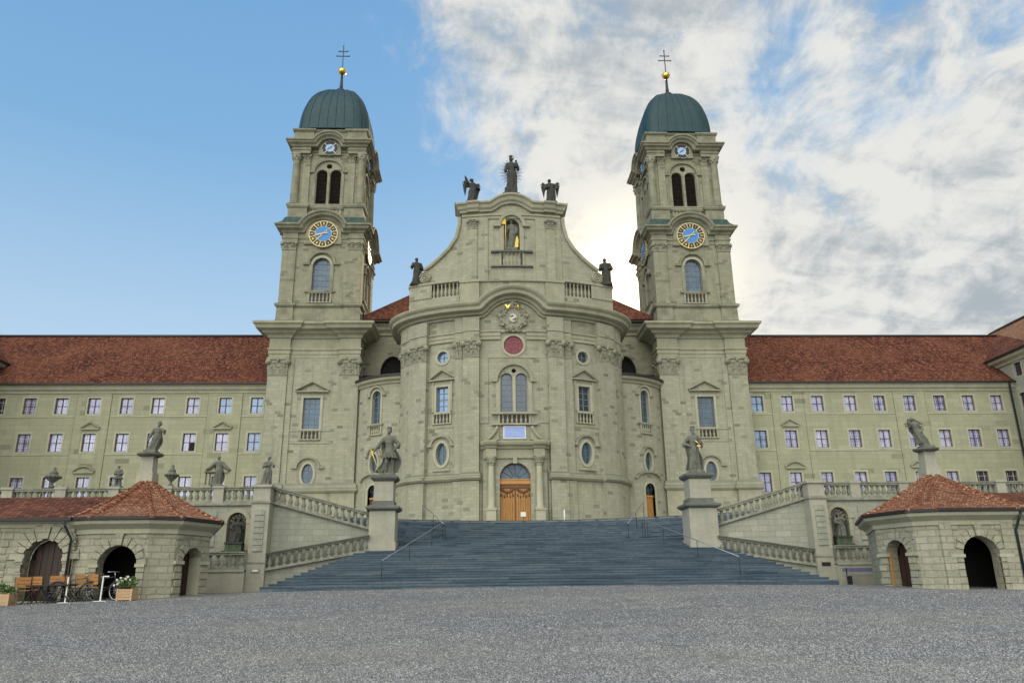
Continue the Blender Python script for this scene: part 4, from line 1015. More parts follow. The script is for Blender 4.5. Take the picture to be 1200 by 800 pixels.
# ------------------------------------------------------------------ bays linking church and towers
def link(s):
    A = Vector((s*14.85, 72.7)); B = Vector((s*9.3, 69.1))
    if s > 0: A, B = B, A
    L = (B-A).length; t = (B-A)/L; n = Vector((t.y, -t.x))
    def f(u, w, z):
        k = 1-(2*u/L)**2; p = A+t*(u+L/2)+n*(0.85*k+w); return (p.x, p.y, z)
    return f, L
for s in (-1, 1):
    f, L = link(s); h = L/2
    hl = [o_arch(0, 14.1, 17.2, 1.02), o_oval(0.05*s, 9.55, 11.35, 0.9)]
    dz = 7.36
    da = [(0.6*math.cos(math.pi*(1-i/10)), 7.9+0.6*math.sin(math.pi*(1-i/10))) for i in range(11)]
    outer = [(-h, T-0.3), (-0.6, T-0.3)]+da+[(0.6, T-0.3), (h, T-0.3), (h, 18.4), (-h, 18.4)]
    MB().wall(outer, hl, 0, 0.45).build('link_wall', 'ashlar', church, f, ST)
    window(church, f, 'arch', 0, 14.1, 17.2, 1.02, 2, 6, 0.35, 0.18, step=ST)
    window(church, f, 'oval', 0.05*s, 9.55, 11.35, 0.9, 2, 3, 0.35, 0.2, step=ST)
    for args in ((0, 16.75, 0.82, 0.2, 0.22, 0.28, 14, 1.0), (0.05*s, 11.1, 0.78, 0.16, 0.22, 0.25, 14, 0.9), (0, 8.95, 1.5, 0.16, 0.25, 0.2, 14, 0.35)):
        m = MB(); ears(m, *args); m.build('arch_hood', 'trim', church, f, ST)
    MB().box(-0.9, 0.9, 0, 0.2, 13.95, 14.08).build('sill', 'trim', church, f, ST)
    balconette(church, f, 0, 13.1, 13.98, 1.0, 4, ST)
    MB().vsweep([(-h, 17.75), (h, 17.75)], [(0, 0), (0.12, 0.02), (0.16, 0.2), (0.4, 0.35), (0.45, 0.6), (0, 0.7)]).build('link_cornice', 'trim', church, f, ST)
    MB().box(-h, h, 0.1, 0.58, 18.36, 18.56).build('gutter', 'gutter', church, f, ST)
    pts = [f(-h+L*i/10, 0.5, 18.5) for i in range(11)]
    back = [(s*14.6 if (s < 0) == (i < 6) else s*9.0, 75.0, 20.0) for i in range(11)]
    x0, x1 = (-14.7, -9.2) if s < 0 else (9.2, 14.7)
    back = [(x0+(x1-x0)*i/10, 75.0, 20.0) for i in range(11)]
    MB().add(pts+back, [(i, i+1, i+12, i+11) for i in range(10)]).build('link_roof', 'gutter', church)
    dd = MB()
    for i in range(5): dd.box(-0.58+0.232*i, -0.58+0.232*i+0.222, -0.36, -0.28-0.01*(i % 2), T, 7.3)
    dd.box(-0.6, 0.6, -0.38, -0.31, T, 7.35)
    dq = dd.build('door', 'door_wood_dark' if s < 0 else 'door_wood', church, f)
    MB().box(-0.6, 0.6, -0.36, -0.2, 7.28, 7.44).build('transom', 'door_trim', dq, f)
    fl = MB().tube([(0, -0.3, 7.44), (0, -0.3, 8.48)], 0.025, 4).tube([(0.58*math.cos(R(a_)), -0.3, 7.9+0.58*math.sin(R(a_))) for a_ in range(0, 181, 15)], 0.04, 4).tube([(-0.58, -0.3, 7.9), (0.58, -0.3, 7.9)], 0.025, 4)
    fo = fl.build('fanlight', 'sash_church', church, f)
    MB().poly([(-0.6, 7.4)]+[(p[0], p[1]) for p in da]+[(0.6, 7.4)], -0.33).build('pane', 'glass_dark', fo, f)
    MB().ring(o_arch(0, T, 8.5, 1.2, 0.22, gb=0), o_arch(0, T, 8.5, 1.2), 0, 0.08).build('door_surround', 'trim_light', church, f, ST)
    # rain pipe in the corner by the tower
    pu = -h+0.35 if s < 0 else h-0.35
    MB().tube([(pu, 0.2, T), (pu, 0.2, 17.4), (pu, 0.35, 18.0), (pu, 0.45, 18.4)], 0.085, 8).build('rain_pipe', 'pipe', church, f)
    # nave wall with lunette above the bay
    x0, x1 = sorted((s*8.6, s*14.9))
    hn = [[(s*11.75+1.25*math.cos(math.pi*i/12), 20.1+1.9*math.sin(math.pi*i/12)) for i in range(13)]]
    NV = lambda u, w, z: (u, 75.0-w, z)
    MB().wall([(x0, 18.0), (x1, 18.0), (x1, 25.2), (x0, 25.2)], hn, 0, 0.6).build('nave_wall', 'ashlar_upper', church, NV)  # darker stone: weathered, and standing in for the nave's deep shadow
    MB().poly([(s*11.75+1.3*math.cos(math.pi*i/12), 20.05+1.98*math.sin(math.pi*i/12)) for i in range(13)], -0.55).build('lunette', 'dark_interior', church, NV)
    MB().vsweep([(x0, 24.1), (x1, 24.1)], [(0, 0), (0.15, 0.02), (0.2, 0.3), (0.5, 0.55), (0.55, 0.85), (0.7, 1.0), (0.7, 1.2), (0, 1.3)]).build('nave_cornice', 'trim_upper', church, NV)
    MB().box(x0, x1, -0.2, 1.15, 25.32, 25.5).build('nave_gutter', 'gutter', church, NV)
MB().box(-14.6, -14.4, -37, -0.1, T, 25.2).box(14.4, 14.6, -37, -0.1, T, 25.2).box(-14.6, 14.6, -37.2, -37, T, 25.2).build('nave_side', 'ashlar_wing', church, lambda u, w, z: (u, 75.0-w*-1 if False else 75.0-w, z))
c = [(-15.5, 73.7, 25.5), (15.5, 73.7, 25.5), (15.5, 113, 25.45), (-15.5, 113, 25.45)]
rg = [(0, 88.5, 39.4), (0, 99, 39.4)]
MB().add(c+rg, [(0, 1, 4), (1, 2, 5, 4), (2, 3, 5), (3, 0, 4, 5)]).build('nave_roof', 'roof_tile', church)

# ------------------------------------------------------------------ monastery wings
COLS = [24.4, 27.4, 30.45, 33.75, 36.7, 39.75, 42.8, 45.75, 48.65]
WY = 73.2
def make_wing(s):
    root = thing('monastery_wing', 'left monastery wing with violet panes and a red roof' if s < 0 else 'right monastery wing joining the taller corner block', 'building', (s*36, WY, T), 'wings beside the church')
    fn = lambda u, w, z: (u, WY-w, z)
    x0, x1 = sorted((s*22.4, s*50.6))
    rows = [(15.78, 17.32, 1.15), (12.18, 13.88, 1.18), (7.95, 9.8, 1.15)]
    holes = [o_rect(s*c, a, b, w) for c in COLS for a, b, w in rows]
    MB().wall([(x0, T-0.5), (x1, T-0.5), (x1, 18.5), (x0, 18.5)], holes, 0, 0.35).build('wall', 'ashlar_wing', root, fn)
    for ci, c in enumerate(COLS):
        for ri, (a, b, w) in enumerate(rows):
            opened = (s < 0 and ri == 1 and ci == 2) or (s > 0 and ri == 2 and ci == 1)
            wd = window(root, fn, 'rect', s*c, a, b, w, 2, 2, 0.26, 0.17, 'glass_dark' if (s > 0 and ci > 6 and ri == 2) or (s < 0 and (ci, ri) in ((4, 2), (8, 0))) else 'glass_sky' if (ci == 0 and ri < 2) or (s < 0 and ci == 1 and ri == 0) else 'glass_wing', 'sash', bar=0.055, frame=0.06, trim='trim_light', proud=0.03)
            mm = MB()      # thin glazing bars
            for q in (0.25, 0.75): mm.box(s*c-w/2+w*q-0.012, s*c-w/2+w*q+0.012, -0.22, -0.18, a+0.05, b-0.05)
            for q in (0.25, 0.75): mm.box(s*c-w/2+0.05, s*c+w/2-0.05, -0.22, -0.18, a+(b-a)*q-0.012, a+(b-a)*q+0.012)
            mm.build('glazing_bar', 'white_paint', wd, fn)
            if opened:
                MB().box(s*c+0.04, s*c+w/2-0.05, -0.215, -0.16, a+0.06, (a+b)/2-0.03).build('open_casement', 'dark_interior', wd, fn)
    for za in (15.46, 11.86): MB().box(x0, x1, 0, 0.05, za, za+0.12).build('string_course', 'trim_light', root, fn)
    m = MB()
    m.vsweep([(x0, 17.75), (x1, 17.75)], [(0, 0), (0.1, 0.02), (0.14, 0.2), (0.34, 0.36), (0.4, 0.6), (0.5, 0.68), (0.5, 0.8), (0, 0.85)])
    m.build('cornice', 'trim_light', root, fn)
    for c in ((27.4, 39.75) if s > 0 else (27.4, 39.75)):
        m = MB(); pediment(m, s*c, 14.34, 0.85, 0.52, 0.26); m.build('pediment', 'trim', root, fn)
        m = MB(); pediment(m, s*c, 10.25, 0.95, 0.45, 0.26, True); m.build('pediment', 'trim', root, fn)
        hs = [o_rect(s*c, a, b, w, 0.18) for a, b, w in rows]
        MB().wall([(s*c-1.62, T-0.4), (s*c+1.62, T-0.4), (s*c+1.62, 17.74), (s*c-1.62, 17.74)], hs, 0.06, 0.055).box(s*c-1.62, s*c-1.6, 0, 0.06, T, 17.74).box(s*c+1.6, s*c+1.62, 0, 0.06, T, 17.74).build('bay', 'ashlar_wing', root, fn)
    MB().box(x0, x1, 0.2, 0.72, 18.5, 18.66).build('gutter', 'gutter', root, fn)
    ex = s*56
    a0, a1 = sorted((s*22.6, ex))
    MB().add([(a0, WY-0.66, 18.62), (a1, WY-0.66, 18.62), (a1, 81, 26.0), (a0, 81, 26.0), (a0, 89.5, 18.62), (a1, 89.5, 18.62)], [(0, 1, 2, 3), (3, 2, 5, 4), (0, 3, 4), (1, 5, 2)]).build('roof', 'roof_tile', root)
    MB().tube([(a0, 81, 26.05), (a1, 81, 26.05)], 0.16, 6).build('ridge', 'gutter', root)
    if s > 0: MB().tube([(50.15, WY-0.25, T), (50.15, WY-0.25, 17.6), (50.0, WY-0.5, 18.3), (50.0, WY-0.55, 18.6)], 0.1, 8).build('rain_pipe', 'pipe', root)
    return root
for s in (-1, 1): make_wing(s)
def make_block(s):
    root = thing('corner_building', 'left corner building, mostly outside the frame, over the wing roof' if s < 0 else 'right corner building with grey side wall and a higher roof', 'building', (s*58, 74, T))
    x = s*50.6
    fs = (lambda u, w, z: (x-w, u, z)) if s > 0 else (lambda u, w, z: (x+w, u, z))
    rows = [(19.0, 20.35, 1.0), (15.75, 17.3, 1.1), (12.2, 13.85, 1.1), (7.95, 9.8, 1.1)]
    ys_ = [71.9, 68.8, 65.7, 62.6]
    holes = [o_rect(y, a, b, w) for y in ys_ for a, b, w in rows]
    MB().wall([(60, T-0.5), (76, T-0.5), (76, 21.2), (60, 21.2)], holes, 0, 0.35).build('wall', 'ashlar_grey', root, fs)  # greyer stone tone puts the different light on this wall into its colour
    x2 = s*65
    MB().box(min(x, x2)+(0.01 if s > 0 else 0), max(x, x2)-(0 if s > 0 else 0.01), 60, 60.3, 0, 21.2).box(min(x2, x2-s*0.3), max(x2, x2-s*0.3), 60.3, 88, 0, 21.2).build('wall', 'ashlar_grey', root, lambda u, w, z: (u, w, z))
    for y in ys_:
        for a, b, w in rows:
            window(root, fs, 'rect', y, a, b, w, 2, 2, 0.26, 0.16, 'glass_dark', 'sash', bar=0.055, frame=0.06, proud=0.03)
    MB().vsweep([(59.4, 20.5), (90, 20.5)], [(0, 0), (0.15, 0.02), (0.2, 0.25), (0.55, 0.45), (0.6, 0.75), (0, 0.8)]).build('cornice', 'trim_light', root, fs)
    MB().box(59.3, 90, 0.3, 0.85, 21.26, 21.42).build('gutter', 'gutter', root, fs)
    ex, rx, ox = s*49.78, s*57.2, s*65.7
    MB().add([(ex, 59.3, 21.36), (ox, 59.3, 21.36), (ox, 95, 21.36), (ex, 95, 21.36), (rx, 67, 27.3), (rx, 95, 27.3)], [(0, 1, 4), (1, 2, 5, 4), (3, 0, 4, 5), (2, 3, 5)]).build('roof', 'roof_tile', root)
    MB().tube([(rx, 67, 27.36), (rx, 95, 27.36)], 0.15, 6).build('ridge', 'gutter', root)
    return root
for s in (-1, 1): make_block(s)
#PART3
# ------------------------------------------------------------------ staircases
def xlim(y):      # side edges of the lower flight
    t = min(1, max(0, (y-32.5)/8.0)); return -11.6+3.0*t, 11.9-2.35*t
def strip(front, back, z0, z1, mb):
    n = len(front); poly = front+list(reversed(back)); mb.slab(poly, z0, z1)
stl = thing('lower_flight', 'broad lower flight of dark blue-grey steps narrowing towards the two pedestals', 'stairs', (0, 33, 0))
NS = 20; ZB = -0.16; RISE = (2.2-ZB)/NS
for i in range(NS):
    y0 = 32.5+0.51*i; z1 = ZB+RISE*(i+1)
    a, b = xlim(y0); k = 0.010*i/NS
    xs_ = [a+(b-a)*j/24 for j in range(25)]
    fr = [(x, y0+k*x*x) for x in xs_]; bk = [(x, y0+k*x*x+1.25) for x in xs_]
    mb = MB(); strip(fr, bk, z1-RISE-0.35 if i else -0.9, z1-0.04, mb)
    strip([(x, y-0.03) for x, y in fr], bk, z1-0.04, z1, mb)     # tread with a small nosing
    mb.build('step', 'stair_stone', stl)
MB().slab([(-13.3, 41.9), (-8.3, 41.9), (-8.3, 43.0), (9.0, 43.0), (9.0, 41.9), (14.0, 41.9), (14.0, 51.2), (-13.3, 51.2)], 0.0, 2.19).build('landing', 'stair_stone', stl)
stu = thing('upper_flight', 'concave upper flight of dark steps rising to the church terrace', 'stairs', (0, 48, 2.2))
NU = 11; RU = (T-2.2)/NU
for j in range(NU):
    z1 = 2.2+RU*(j+1)
    xs_ = [-13.3+27.3*q/36 for q in range(37)]
    fr = [(x, 51.0-0.032*x*x-0.42*(NU-1-j)) for x in xs_]; bk = [(x, y+0.8) for x, y in fr]
    mb = MB(); strip(fr, bk, z1-RU-0.1, z1-0.035, mb); strip([(x, y-0.03) for x, y in fr], bk, z1-0.035, z1+0.002*(j == NU-1), mb)
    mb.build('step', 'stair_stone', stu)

# ------------------------------------------------------------------ balustrades
def balustrade(name, label, p0, p1, h=0.85, n=10, posts=(), mt='weathered_rail', group=None, wid=0.30, rail=None):
    """p0,p1 = (x,y,z of the base)"""
    p0, p1 = Vector(p0), Vector(p1); d = p1-p0; L = math.hypot(d.x, d.y); t = Vector((d.x/L, d.y/L, 0)); nn = Vector((t.y, -t.x, 0))
    root = thing(name, label, 'balustrade', tuple(p0), group)
    f = lambda u, w, z: tuple(p0+t*u+nn*w+Vector((0, 0, d.z*u/L+z)))
    MB().box(0, L, -wid/2-0.03, wid/2+0.03, 0, 0.12).build('base_rail', mt, root, f)
    MB().box(0, L, -wid/2, wid/2, h-0.15, h-0.05).box(0, L, -wid/2-0.05, wid/2+0.05, h-0.05, h).build('hand_rail', rail or mt, root, f)
    me = None
    for i in range(n):
        u = L*(i+0.5)/n
        if any(abs(u-q) < 0.22 for q in posts): continue
        loc = Vector(f(u, 0, 0.12))
        if me is None:
            m = MB().lathe(baluster_profile(h-0.27, 1.12), (0, 0, 0), 10)
            o = m.build('baluster', mt, None); me = o.data
        else:
            o = bpy.data.objects.new('baluster', me); COL.objects.link(o)
        o.parent = root; o.location = loc-p0
    for q in posts:
        MB().box(q-0.26, q+0.26, -wid/2-0.08, wid/2+0.08, 0.0, h+0.03).box(q-0.31, q+0.31, -wid/2-0.13, wid/2+0.13, h-0.06, h+0.06).build('post', 'pedestal_stone', root, f)
    return root
SIDE = {-1: dict(A=-13.75, ped=-7.85, nic=-15.05, ax=-8.45, pw=0.66), 1: dict(A=14.45, ped=8.75, nic=15.75, ax=9.4, pw=0.74)}
for s, q in SIDE.items():
    nm = 'left' if s < 0 else 'right'
    A, ped, nic, ax = q['A'], q['ped'], q['nic'], q['ax']; pw = q['pw']
    inA = A-s*0.42
    # ramp wall between the corner pier and the statue pedestal
    root = thing('retaining_wall', f'{nm} retaining wall of pale coursed stone between the two sloping balustrades', 'wall', (A, 40, -0.5))
    p0, p1 = Vector((inA, 40.15)), Vector((ax, 40.95))
    L = (p1-p0).length; t = (p1-p0)/L; n2 = Vector((t.y, -t.x)) if s < 0 else Vector((-t.y, t.x))
    f = lambda u, w, z, p0=p0, t=t, n2=n2: (p0.x+t.x*u+n2.x*w, p0.y+t.y*u+n2.y*w, z)
    MB().prism([(0, -0.6), (L, -0.6), (L, 2.62), (0, 3.92)], -0.5, 0).build('wall', 'ashlar_grey', root, f)
    MB().prism([(0, 3.90), (L, 2.60), (L, 2.68), (0, 3.98)], -0.55, 0.07).build('string_course', 'weathered_rail', root, f)
    g0, g1 = Vector((inA, 39.6)), Vector((ax, 40.35)); L2 = (g1-g0).length; t2 = (g1-g0)/L2; m2 = Vector((t2.y, -t2.x)) if s < 0 else Vector((-t2.y, t2.x))
    f2 = lambda u, w, z, g0=g0, t2=t2, m2=m2: (g0.x+t2.x*u+m2.x*w, g0.y+t2.y*u+m2.y*w, z)
    zl0, zl1 = (0.70, 1.56) if s < 0 else (0.62, 1.36)
    MB().prism([(0, -0.7), (L2, -0.7), (L2, zl1), (0, zl0)], -0.45, 0).build('stair_cheek', 'ashlar_grey', root, f2)
    balustrade('balustrade', f'{nm} upper balustrade sloping down from the corner pier to the statue pedestal', (*p0, 3.96), (*p1, 2.66), 0.86, 15, group='sloping balustrades beside the stairs')
    balustrade('balustrade', f'{nm} lower balustrade sloping down along the broad steps', (*g0, zl0), (*g1, zl1), 0.84, 14, rail='cap_dark', group='sloping balustrades beside the stairs')
    # corner pier
    pr = thing('corner_pier', f'{nm} tall stone corner pier with a rusticated panel', 'pier', (A, 39.9, -0.6))
    MB().box(A-0.44, A+0.44, 39.35, 40.6, -0.7, 3.95).build('shaft', 'pedestal_stone', pr)
    m = MB()
    for i in range(7): m.box(A-0.24, A+0.24, 39.30, 39.4, 1.62+0.29*i, 1.62+0.29*i+0.255)
    m.build('panel', 'ashlar_grey', pr)
    MB().box(A-0.5, A+0.5, 39.28, 40.66, 3.93, 4.05).build('string_course', 'weathered_rail', pr); MB().box(A-0.47, A+0.47, 39.32, 40.62, 1.05, 1.12).build('string_course', 'weathered_rail', pr)
    MB().box(A-0.42, A+0.42, 39.4, 40.55, 4.05, 4.72).box(A-0.5, A+0.5, 39.3, 40.62, 4.72, 4.84).build('head', 'pedestal_stone', pr)
    MB().box(A-0.22, A+0.22, 39.32, 39.36, 0.62, 0.8).build('slot', 'gutter' if s > 0 else 'weathered_rail', pr)
    if s < 0: MB().box(A-0.12, A+0.14, 39.29, 39.33, 0.66, 0.75).build('name_plate', 'white_paint', pr)
    # niche wall
    nw = thing('niche_wall', f'{nm} terrace wall with a statue niche beside the tiled pavilion', 'wall', (nic, 40.2, -0.5))
    xo = s*32
    lo, hi = sorted((A+s*0.44, xo))
    fw_ = lambda u, w, z: (u, 40.1-w, z)
    MB().wall([(lo, -0.6), (hi, -0.6), (hi, 3.95), (lo, 3.95)], [o_arch(nic, 1.7, 3.55, 0.95)], 0, 0.6).build('wall', 'ashlar_grey', nw, fw_)
    MB().poly(o_arch(nic, 1.65, 3.6, 1.0), -0.58).build('niche', 'statue_stone', nw, fw_)
    MB().ring(o_arch(nic, 1.7, 3.55, 0.95, 0.2, gb=0), o_arch(nic, 1.7, 3.55, 0.95), 0, 0.09).box(nic-0.78, nic-0.46, 0, 0.12, 3.0, 3.12).box(nic+0.46, nic+0.78, 0, 0.12, 3.0, 3.12).build('niche_surround', 'trim', nw, fw_)
    m = MB()
    for i in range(7):
        a_ = R(15+25*i); m.tube([(nic, -0.5, 3.05), (nic+0.3*math.cos(a_), -0.45, 3.05+0.3*math.sin(a_)), (nic+0.43*math.cos(a_), -0.2, 3.05+0.43*math.sin(a_))], [0.02, 0.06, 0.07], 6)
    m.build('shell', 'pedestal_stone', nw, fw_)
    for dx_ in (1.55, 3.4, 5.4): MB().box(nic+s*dx_-0.5, nic+s*dx_+0.5, 0, 0.05, 1.9, 3.6).build('panel', 'ashlar_grey', nw, fw_)
    MB().box(lo, hi, -0.4, 0.14, 3.9, 4.02).build('string_course', 'weathered_rail', nw, fw_)
    xb = nic+s*2.6
    b0, b1 = sorted((A+s*0.44, xb))
    MB().box(b0, b1, 0, 1.05, -0.7, 0.72).box(b0, b1, 0, 1.1, 0.66, 0.76).build('fountain_base', 'pedestal_stone', nw, fw_)
    balustrade('balustrade', f'{nm} short level balustrade in front of the statue niche', (b0, 39.2, 0.76), (b1, 39.2, 0.76), 0.84, 9, group='short balustrades by the niches')
    # terrace balustrade towards the edge of the picture
    c0, c1 = sorted((A+s*0.45, s*29.5)); Lc = c1-c0
    posts = [1.9+2.62*i for i in range(int((Lc-1)/2.62))] if s > 0 else [Lc-1.9-2.62*i for i in range(int((Lc-1)/2.62))]
    balustrade('balustrade', f'{nm} long level balustrade along the terrace edge above the pavilion', (c0, 40.2, 4.02), (c1, 40.2, 4.02), 0.80, 48, posts, group='level balustrades on the terrace edge')
    lo2, hi2 = sorted((s*14.2, s*60)); 
    structure(MB().box(lo2, hi2, 40.5, 43.05, 0.0, T-0.01).build('terrace', 'paving'), f'{nm} terrace walk behind the balustrade')
    # statue pedestal on the landing
    pd = thing('statue_pedestal', f'tall two-tier stone pedestal at the {nm} edge of the stairs', 'pedestal', (ped, 41.1, 1.2), 'statue pedestals on the stairs')
    y0, y1 = 41.1-pw, 41.1+pw
    MB().hexa([(ped-pw-.08, y0-.08, 0.9), (ped+pw+.08, y0-.08, 0.9), (ped+pw+.08, y1+.08, 0.9), (ped-pw-.08, y1+.08, 0.9)], [(ped-pw-.06, y0-.06, 2.05), (ped+pw+.06, y0-.06, 2.05), (ped+pw+.06, y1+.06, 2.05), (ped-pw-.06, y1+.06, 2.05)]).build('foot', 'pedestal_stone', pd)
    MB().box(ped-pw, ped+pw, y0, y1, 2.05, 3.62).build('lower_block', 'pedestal_stone', pd)
    sq = [(ped-pw, y0), (ped+pw, y0), (ped+pw, y1), (ped-pw, y1)]
    MB().hsweep(sq, [(0, 3.6), (0.03, 3.6), (0.16, 3.68), (0.2, 3.72), (0.2, 3.82), (-0.1, 3.92), (-0.1, 4.12), (-0.2, 4.12)]).slab([(ped-pw, y0), (ped+pw, y0), (ped+pw, y1), (ped-pw, y1)], 3.7, 3.9).build('lower_cap', 'cap_dark', pd)
    uw = pw*0.76
    sq2 = [(ped-uw, 41.1-uw), (ped+uw, 41.1-uw), (ped+uw, 41.1+uw), (ped-uw, 41.1+uw)]
    MB().box(ped-uw, ped+uw, 41.1-uw, 41.1+uw, 3.85, 5.15).build('upper_block', 'pedestal_stone', pd)
    MB().hsweep(sq2, [(0, 5.12), (0.05, 5.15), (0.16, 5.24), (0.2, 5.3), (0.2, 5.4), (0.0, 5.46), (-0.5, 5.46)]).slab(sq2, 5.2, 5.44).build('upper_cap', 'cap_dark', pd)

# ------------------------------------------------------------------ handrails on the stairs
def handrail(label, pts):
    """pts: foot points; the rail runs 0.95 m above them"""
    root = thing('handrail', label, 'handrail', pts[0], 'steel handrails on the stairs')
    top = [Vector(p)+Vector((0, 0, 0.95)) for p in pts]
    MB().tube(top, 0.023, 6).build('rail', 'rail_steel', root)
    n = max(2, int((top[-1]-top[0]).length/1.9)+1)
    for i in range(n):
        u = i/(n-1)*(len(pts)-1); k = min(int(u), len(pts)-2); g = Vector(pts[k]).lerp(Vector(pts[k+1]), u-k)
        MB().tube([g-Vector((0, 0, 0.12)), g+Vector((0, 0, 0.94))], 0.016, 6).build('post', 'iron', root)
handrail('left long handrail slanting down the broad lower steps', [(-6.92, 33.6, 0.0), (-4.95, 43.2, 2.2), (-4.8, 44.4, 2.2)])
handrail('right long handrail slanting down the broad lower steps', [(8.2, 33.6, 0.0), (6.45, 43.2, 2.2), (6.35, 44.4, 2.2)])
handrail('left short handrail climbing the upper flight', [(-4.85, 45.6, 2.25), (-6.5, 49.8, 3.85)])
handrail('right short handrail climbing the upper flight', [(5.75, 45.6, 2.25), (7.55, 49.6, 3.85)])

# ------------------------------------------------------------------ statues
def sculpt(mb, vox, smooth=1):
    me = bpy.data.meshes.new('tmp'); me.from_pydata(mb.v, [], mb.f); 
    ob = bpy.data.objects.new('tmp', me); COL.objects.link(ob)
    md = ob.modifiers.new('r', 'REMESH'); md.mode = 'VOXEL'; md.voxel_size = vox; md.use_smooth_shade = True
    sm = ob.modifiers.new('s', 'SMOOTH'); sm.iterations = smooth; sm.factor = 0.5
    dg = bpy.context.evaluated_depsgraph_get(); new = bpy.data.meshes.new_from_object(ob.evaluated_get(dg))
    bpy.data.objects.remove(ob); bpy.data.meshes.remove(me)
    new.name = 'statue'
    return new
def figure(seed, legs=False, arms=((-1, (-0.16, -0.02, 0.62), (-0.07, -0.13, 0.60)), (1, (0.16, -0.02, 0.62), (0.08, -0.12, 0.56))), lean=0.0, sway=0.03, turn=0.0, nod=0.0, cloak=0.0, flare=1.0, hat=None, wings=False, beard=False, seated=False, hem=1.0):
    """a robed baroque figure of height 1, front towards -y"""
    rnd = random.Random(seed); mb = MB(); ph = rnd.uniform(0, 6)
    def cx(z): return lean*z+sway*math.sin(math.pi*z*1.15)
    rows = [(0.0, 0.150), (0.06, 0.148), (0.15, 0.140), (0.25, 0.134), (0.36, 0.130), (0.46, 0.132), (0.53, 0.126), (0.60, 0.104), (0.66, 0.106), (0.72, 0.122), (0.77, 0.132), (0.81, 0.120), (0.84, 0.070), (0.865, 0.044), (0.90, 0.040)]
    if legs: rows = [(0.36, 0.165), (0.42, 0.150), (0.50, 0.125), (0.56, 0.110)]+[r for r in rows if r[0] >= 0.60]
    if seated: rows = [(z*0.78 if z > 0.46 else z*0.74, r) for z, r in rows]
    seg = 40; vs = []; fs = []
    zmax = rows[-1][0]
    dense = []
    for (z0, r0), (z1, r1) in zip(rows, rows[1:]):
        for k in range(3): dense.append((z0+(z1-z0)*k/3, r0+(r1-r0)*k/3))
    dense.append(rows[-1])
    for z, r in dense:
        for k in range(seg):
            th = 2*math.pi*k/seg
            amp = 0.16*max(0.0, 1-z/0.62)+0.05*(z < 0.8)
            fold = math.sin(th*6+ph+2.2*math.sin(z*5+ph))*0.6+math.sin(th*11-ph*2+3*z)*0.4
            rr = r*(1+amp*fold)*(flare if z < 0.5 else 1)
            fx = 1.0; fy = 0.78
            if 0.70 < z < 0.83: fx, fy = 1.15, 0.66
            y = -rr*fy*math.cos(th)
            if seated and z < 0.36 and y < 0: y *= 1.75-0.6*max(0, (z-0.28)/0.08)
            vs.append((cx(z)+rr*fx*math.sin(th), y, z))
    m = len(dense)
    for i in range(m-1):
        for k in range(seg): k2 = (k+1) % seg; fs.append((i*seg+k, i*seg+k2, (i+1)*seg+k2, (i+1)*seg+k))
    fs += [tuple(range(seg)), tuple((m-1)*seg+k for k in range(seg))]
    mb.add(vs, fs)
    top = zmax; c = cx(top)
    hx, hy, hz = c+0.03*turn, -0.012-nod, top+0.052
    mb.ball((hx, hy, hz), (0.050, 0.058, 0.068), 14, 10)                                  # head
    mb.ball((hx+0.012*turn, hy+0.018, hz+0.016), (0.057, 0.056, 0.060), 12, 8)            # hair
    mb.tube([(hx+0.03*turn, hy-0.055, hz+0.018), (hx+0.035*turn, hy-0.072, hz-0.008)], [0.008, 0.013], 6)    # nose
    mb.ball((hx+0.02*turn, hy-0.046, hz-0.042), (0.018, 0.016, 0.012), 8, 5)              # chin and lips
    if beard: mb.ball((hx+0.02*turn, hy-0.045, hz-0.062), (0.034, 0.03, 0.05), 8, 6)
    if hat == 'crown':
        mb.lathe([(0.0, 0.02), (0.052, 0.02), (0.055, 0.05), (0.064, 0.095), (0.05, 0.10), (0.0, 0.07)], (hx, hy, hz), 12)
    if hat == 'mitre':
        mb.lathe([(0.0, 0.02), (0.056, 0.02), (0.062, 0.06), (0.045, 0.11), (0.0, 0.155)], (hx, hy+0.005, hz), 12)
    for sgn, el, hd in arms:
        sh = Vector((cx(0.78)+sgn*0.115, 0.0, 0.785*(0.80 if seated else 1))); el = Vector(el)+Vector((cx(0.65), 0, 0)); hd = Vector(hd)+Vector((cx(0.6), 0, 0))
        mid = sh.lerp(el, 0.5)
        mb.ball(tuple(sh), (0.055, 0.055, 0.05), 8, 6)
        mb.tube([sh, mid, el, el.lerp(hd, 0.5), el.lerp(hd, 0.92)], [0.048, 0.046, 0.045, 0.042, 0.028], 10)
        mb.ball(tuple(hd), (0.024, 0.026, 0.03), 8, 6)
        dirn = (hd-el).normalized(); sd_ = dirn.orthogonal().normalized()
        for k in range(4): 
            b0 = hd+sd_*(0.012*(k-1.5)); mb.tube([b0, b0+dirn*0.03, b0+dirn*0.048+Vector((0, -0.012, -0.006))], [0.009, 0.008, 0.006], 5)
        mb.tube([hd, hd+sd_*0.028+dirn*0.012], [0.010, 0.007], 5)
        # hanging sleeve
        dr = Vector((0, 0.01, -0.10))
        mb.tube([el+Vector((0, 0, 0.0)), el+dr*0.6, el+dr], [0.05, 0.04, 0.014], 8)
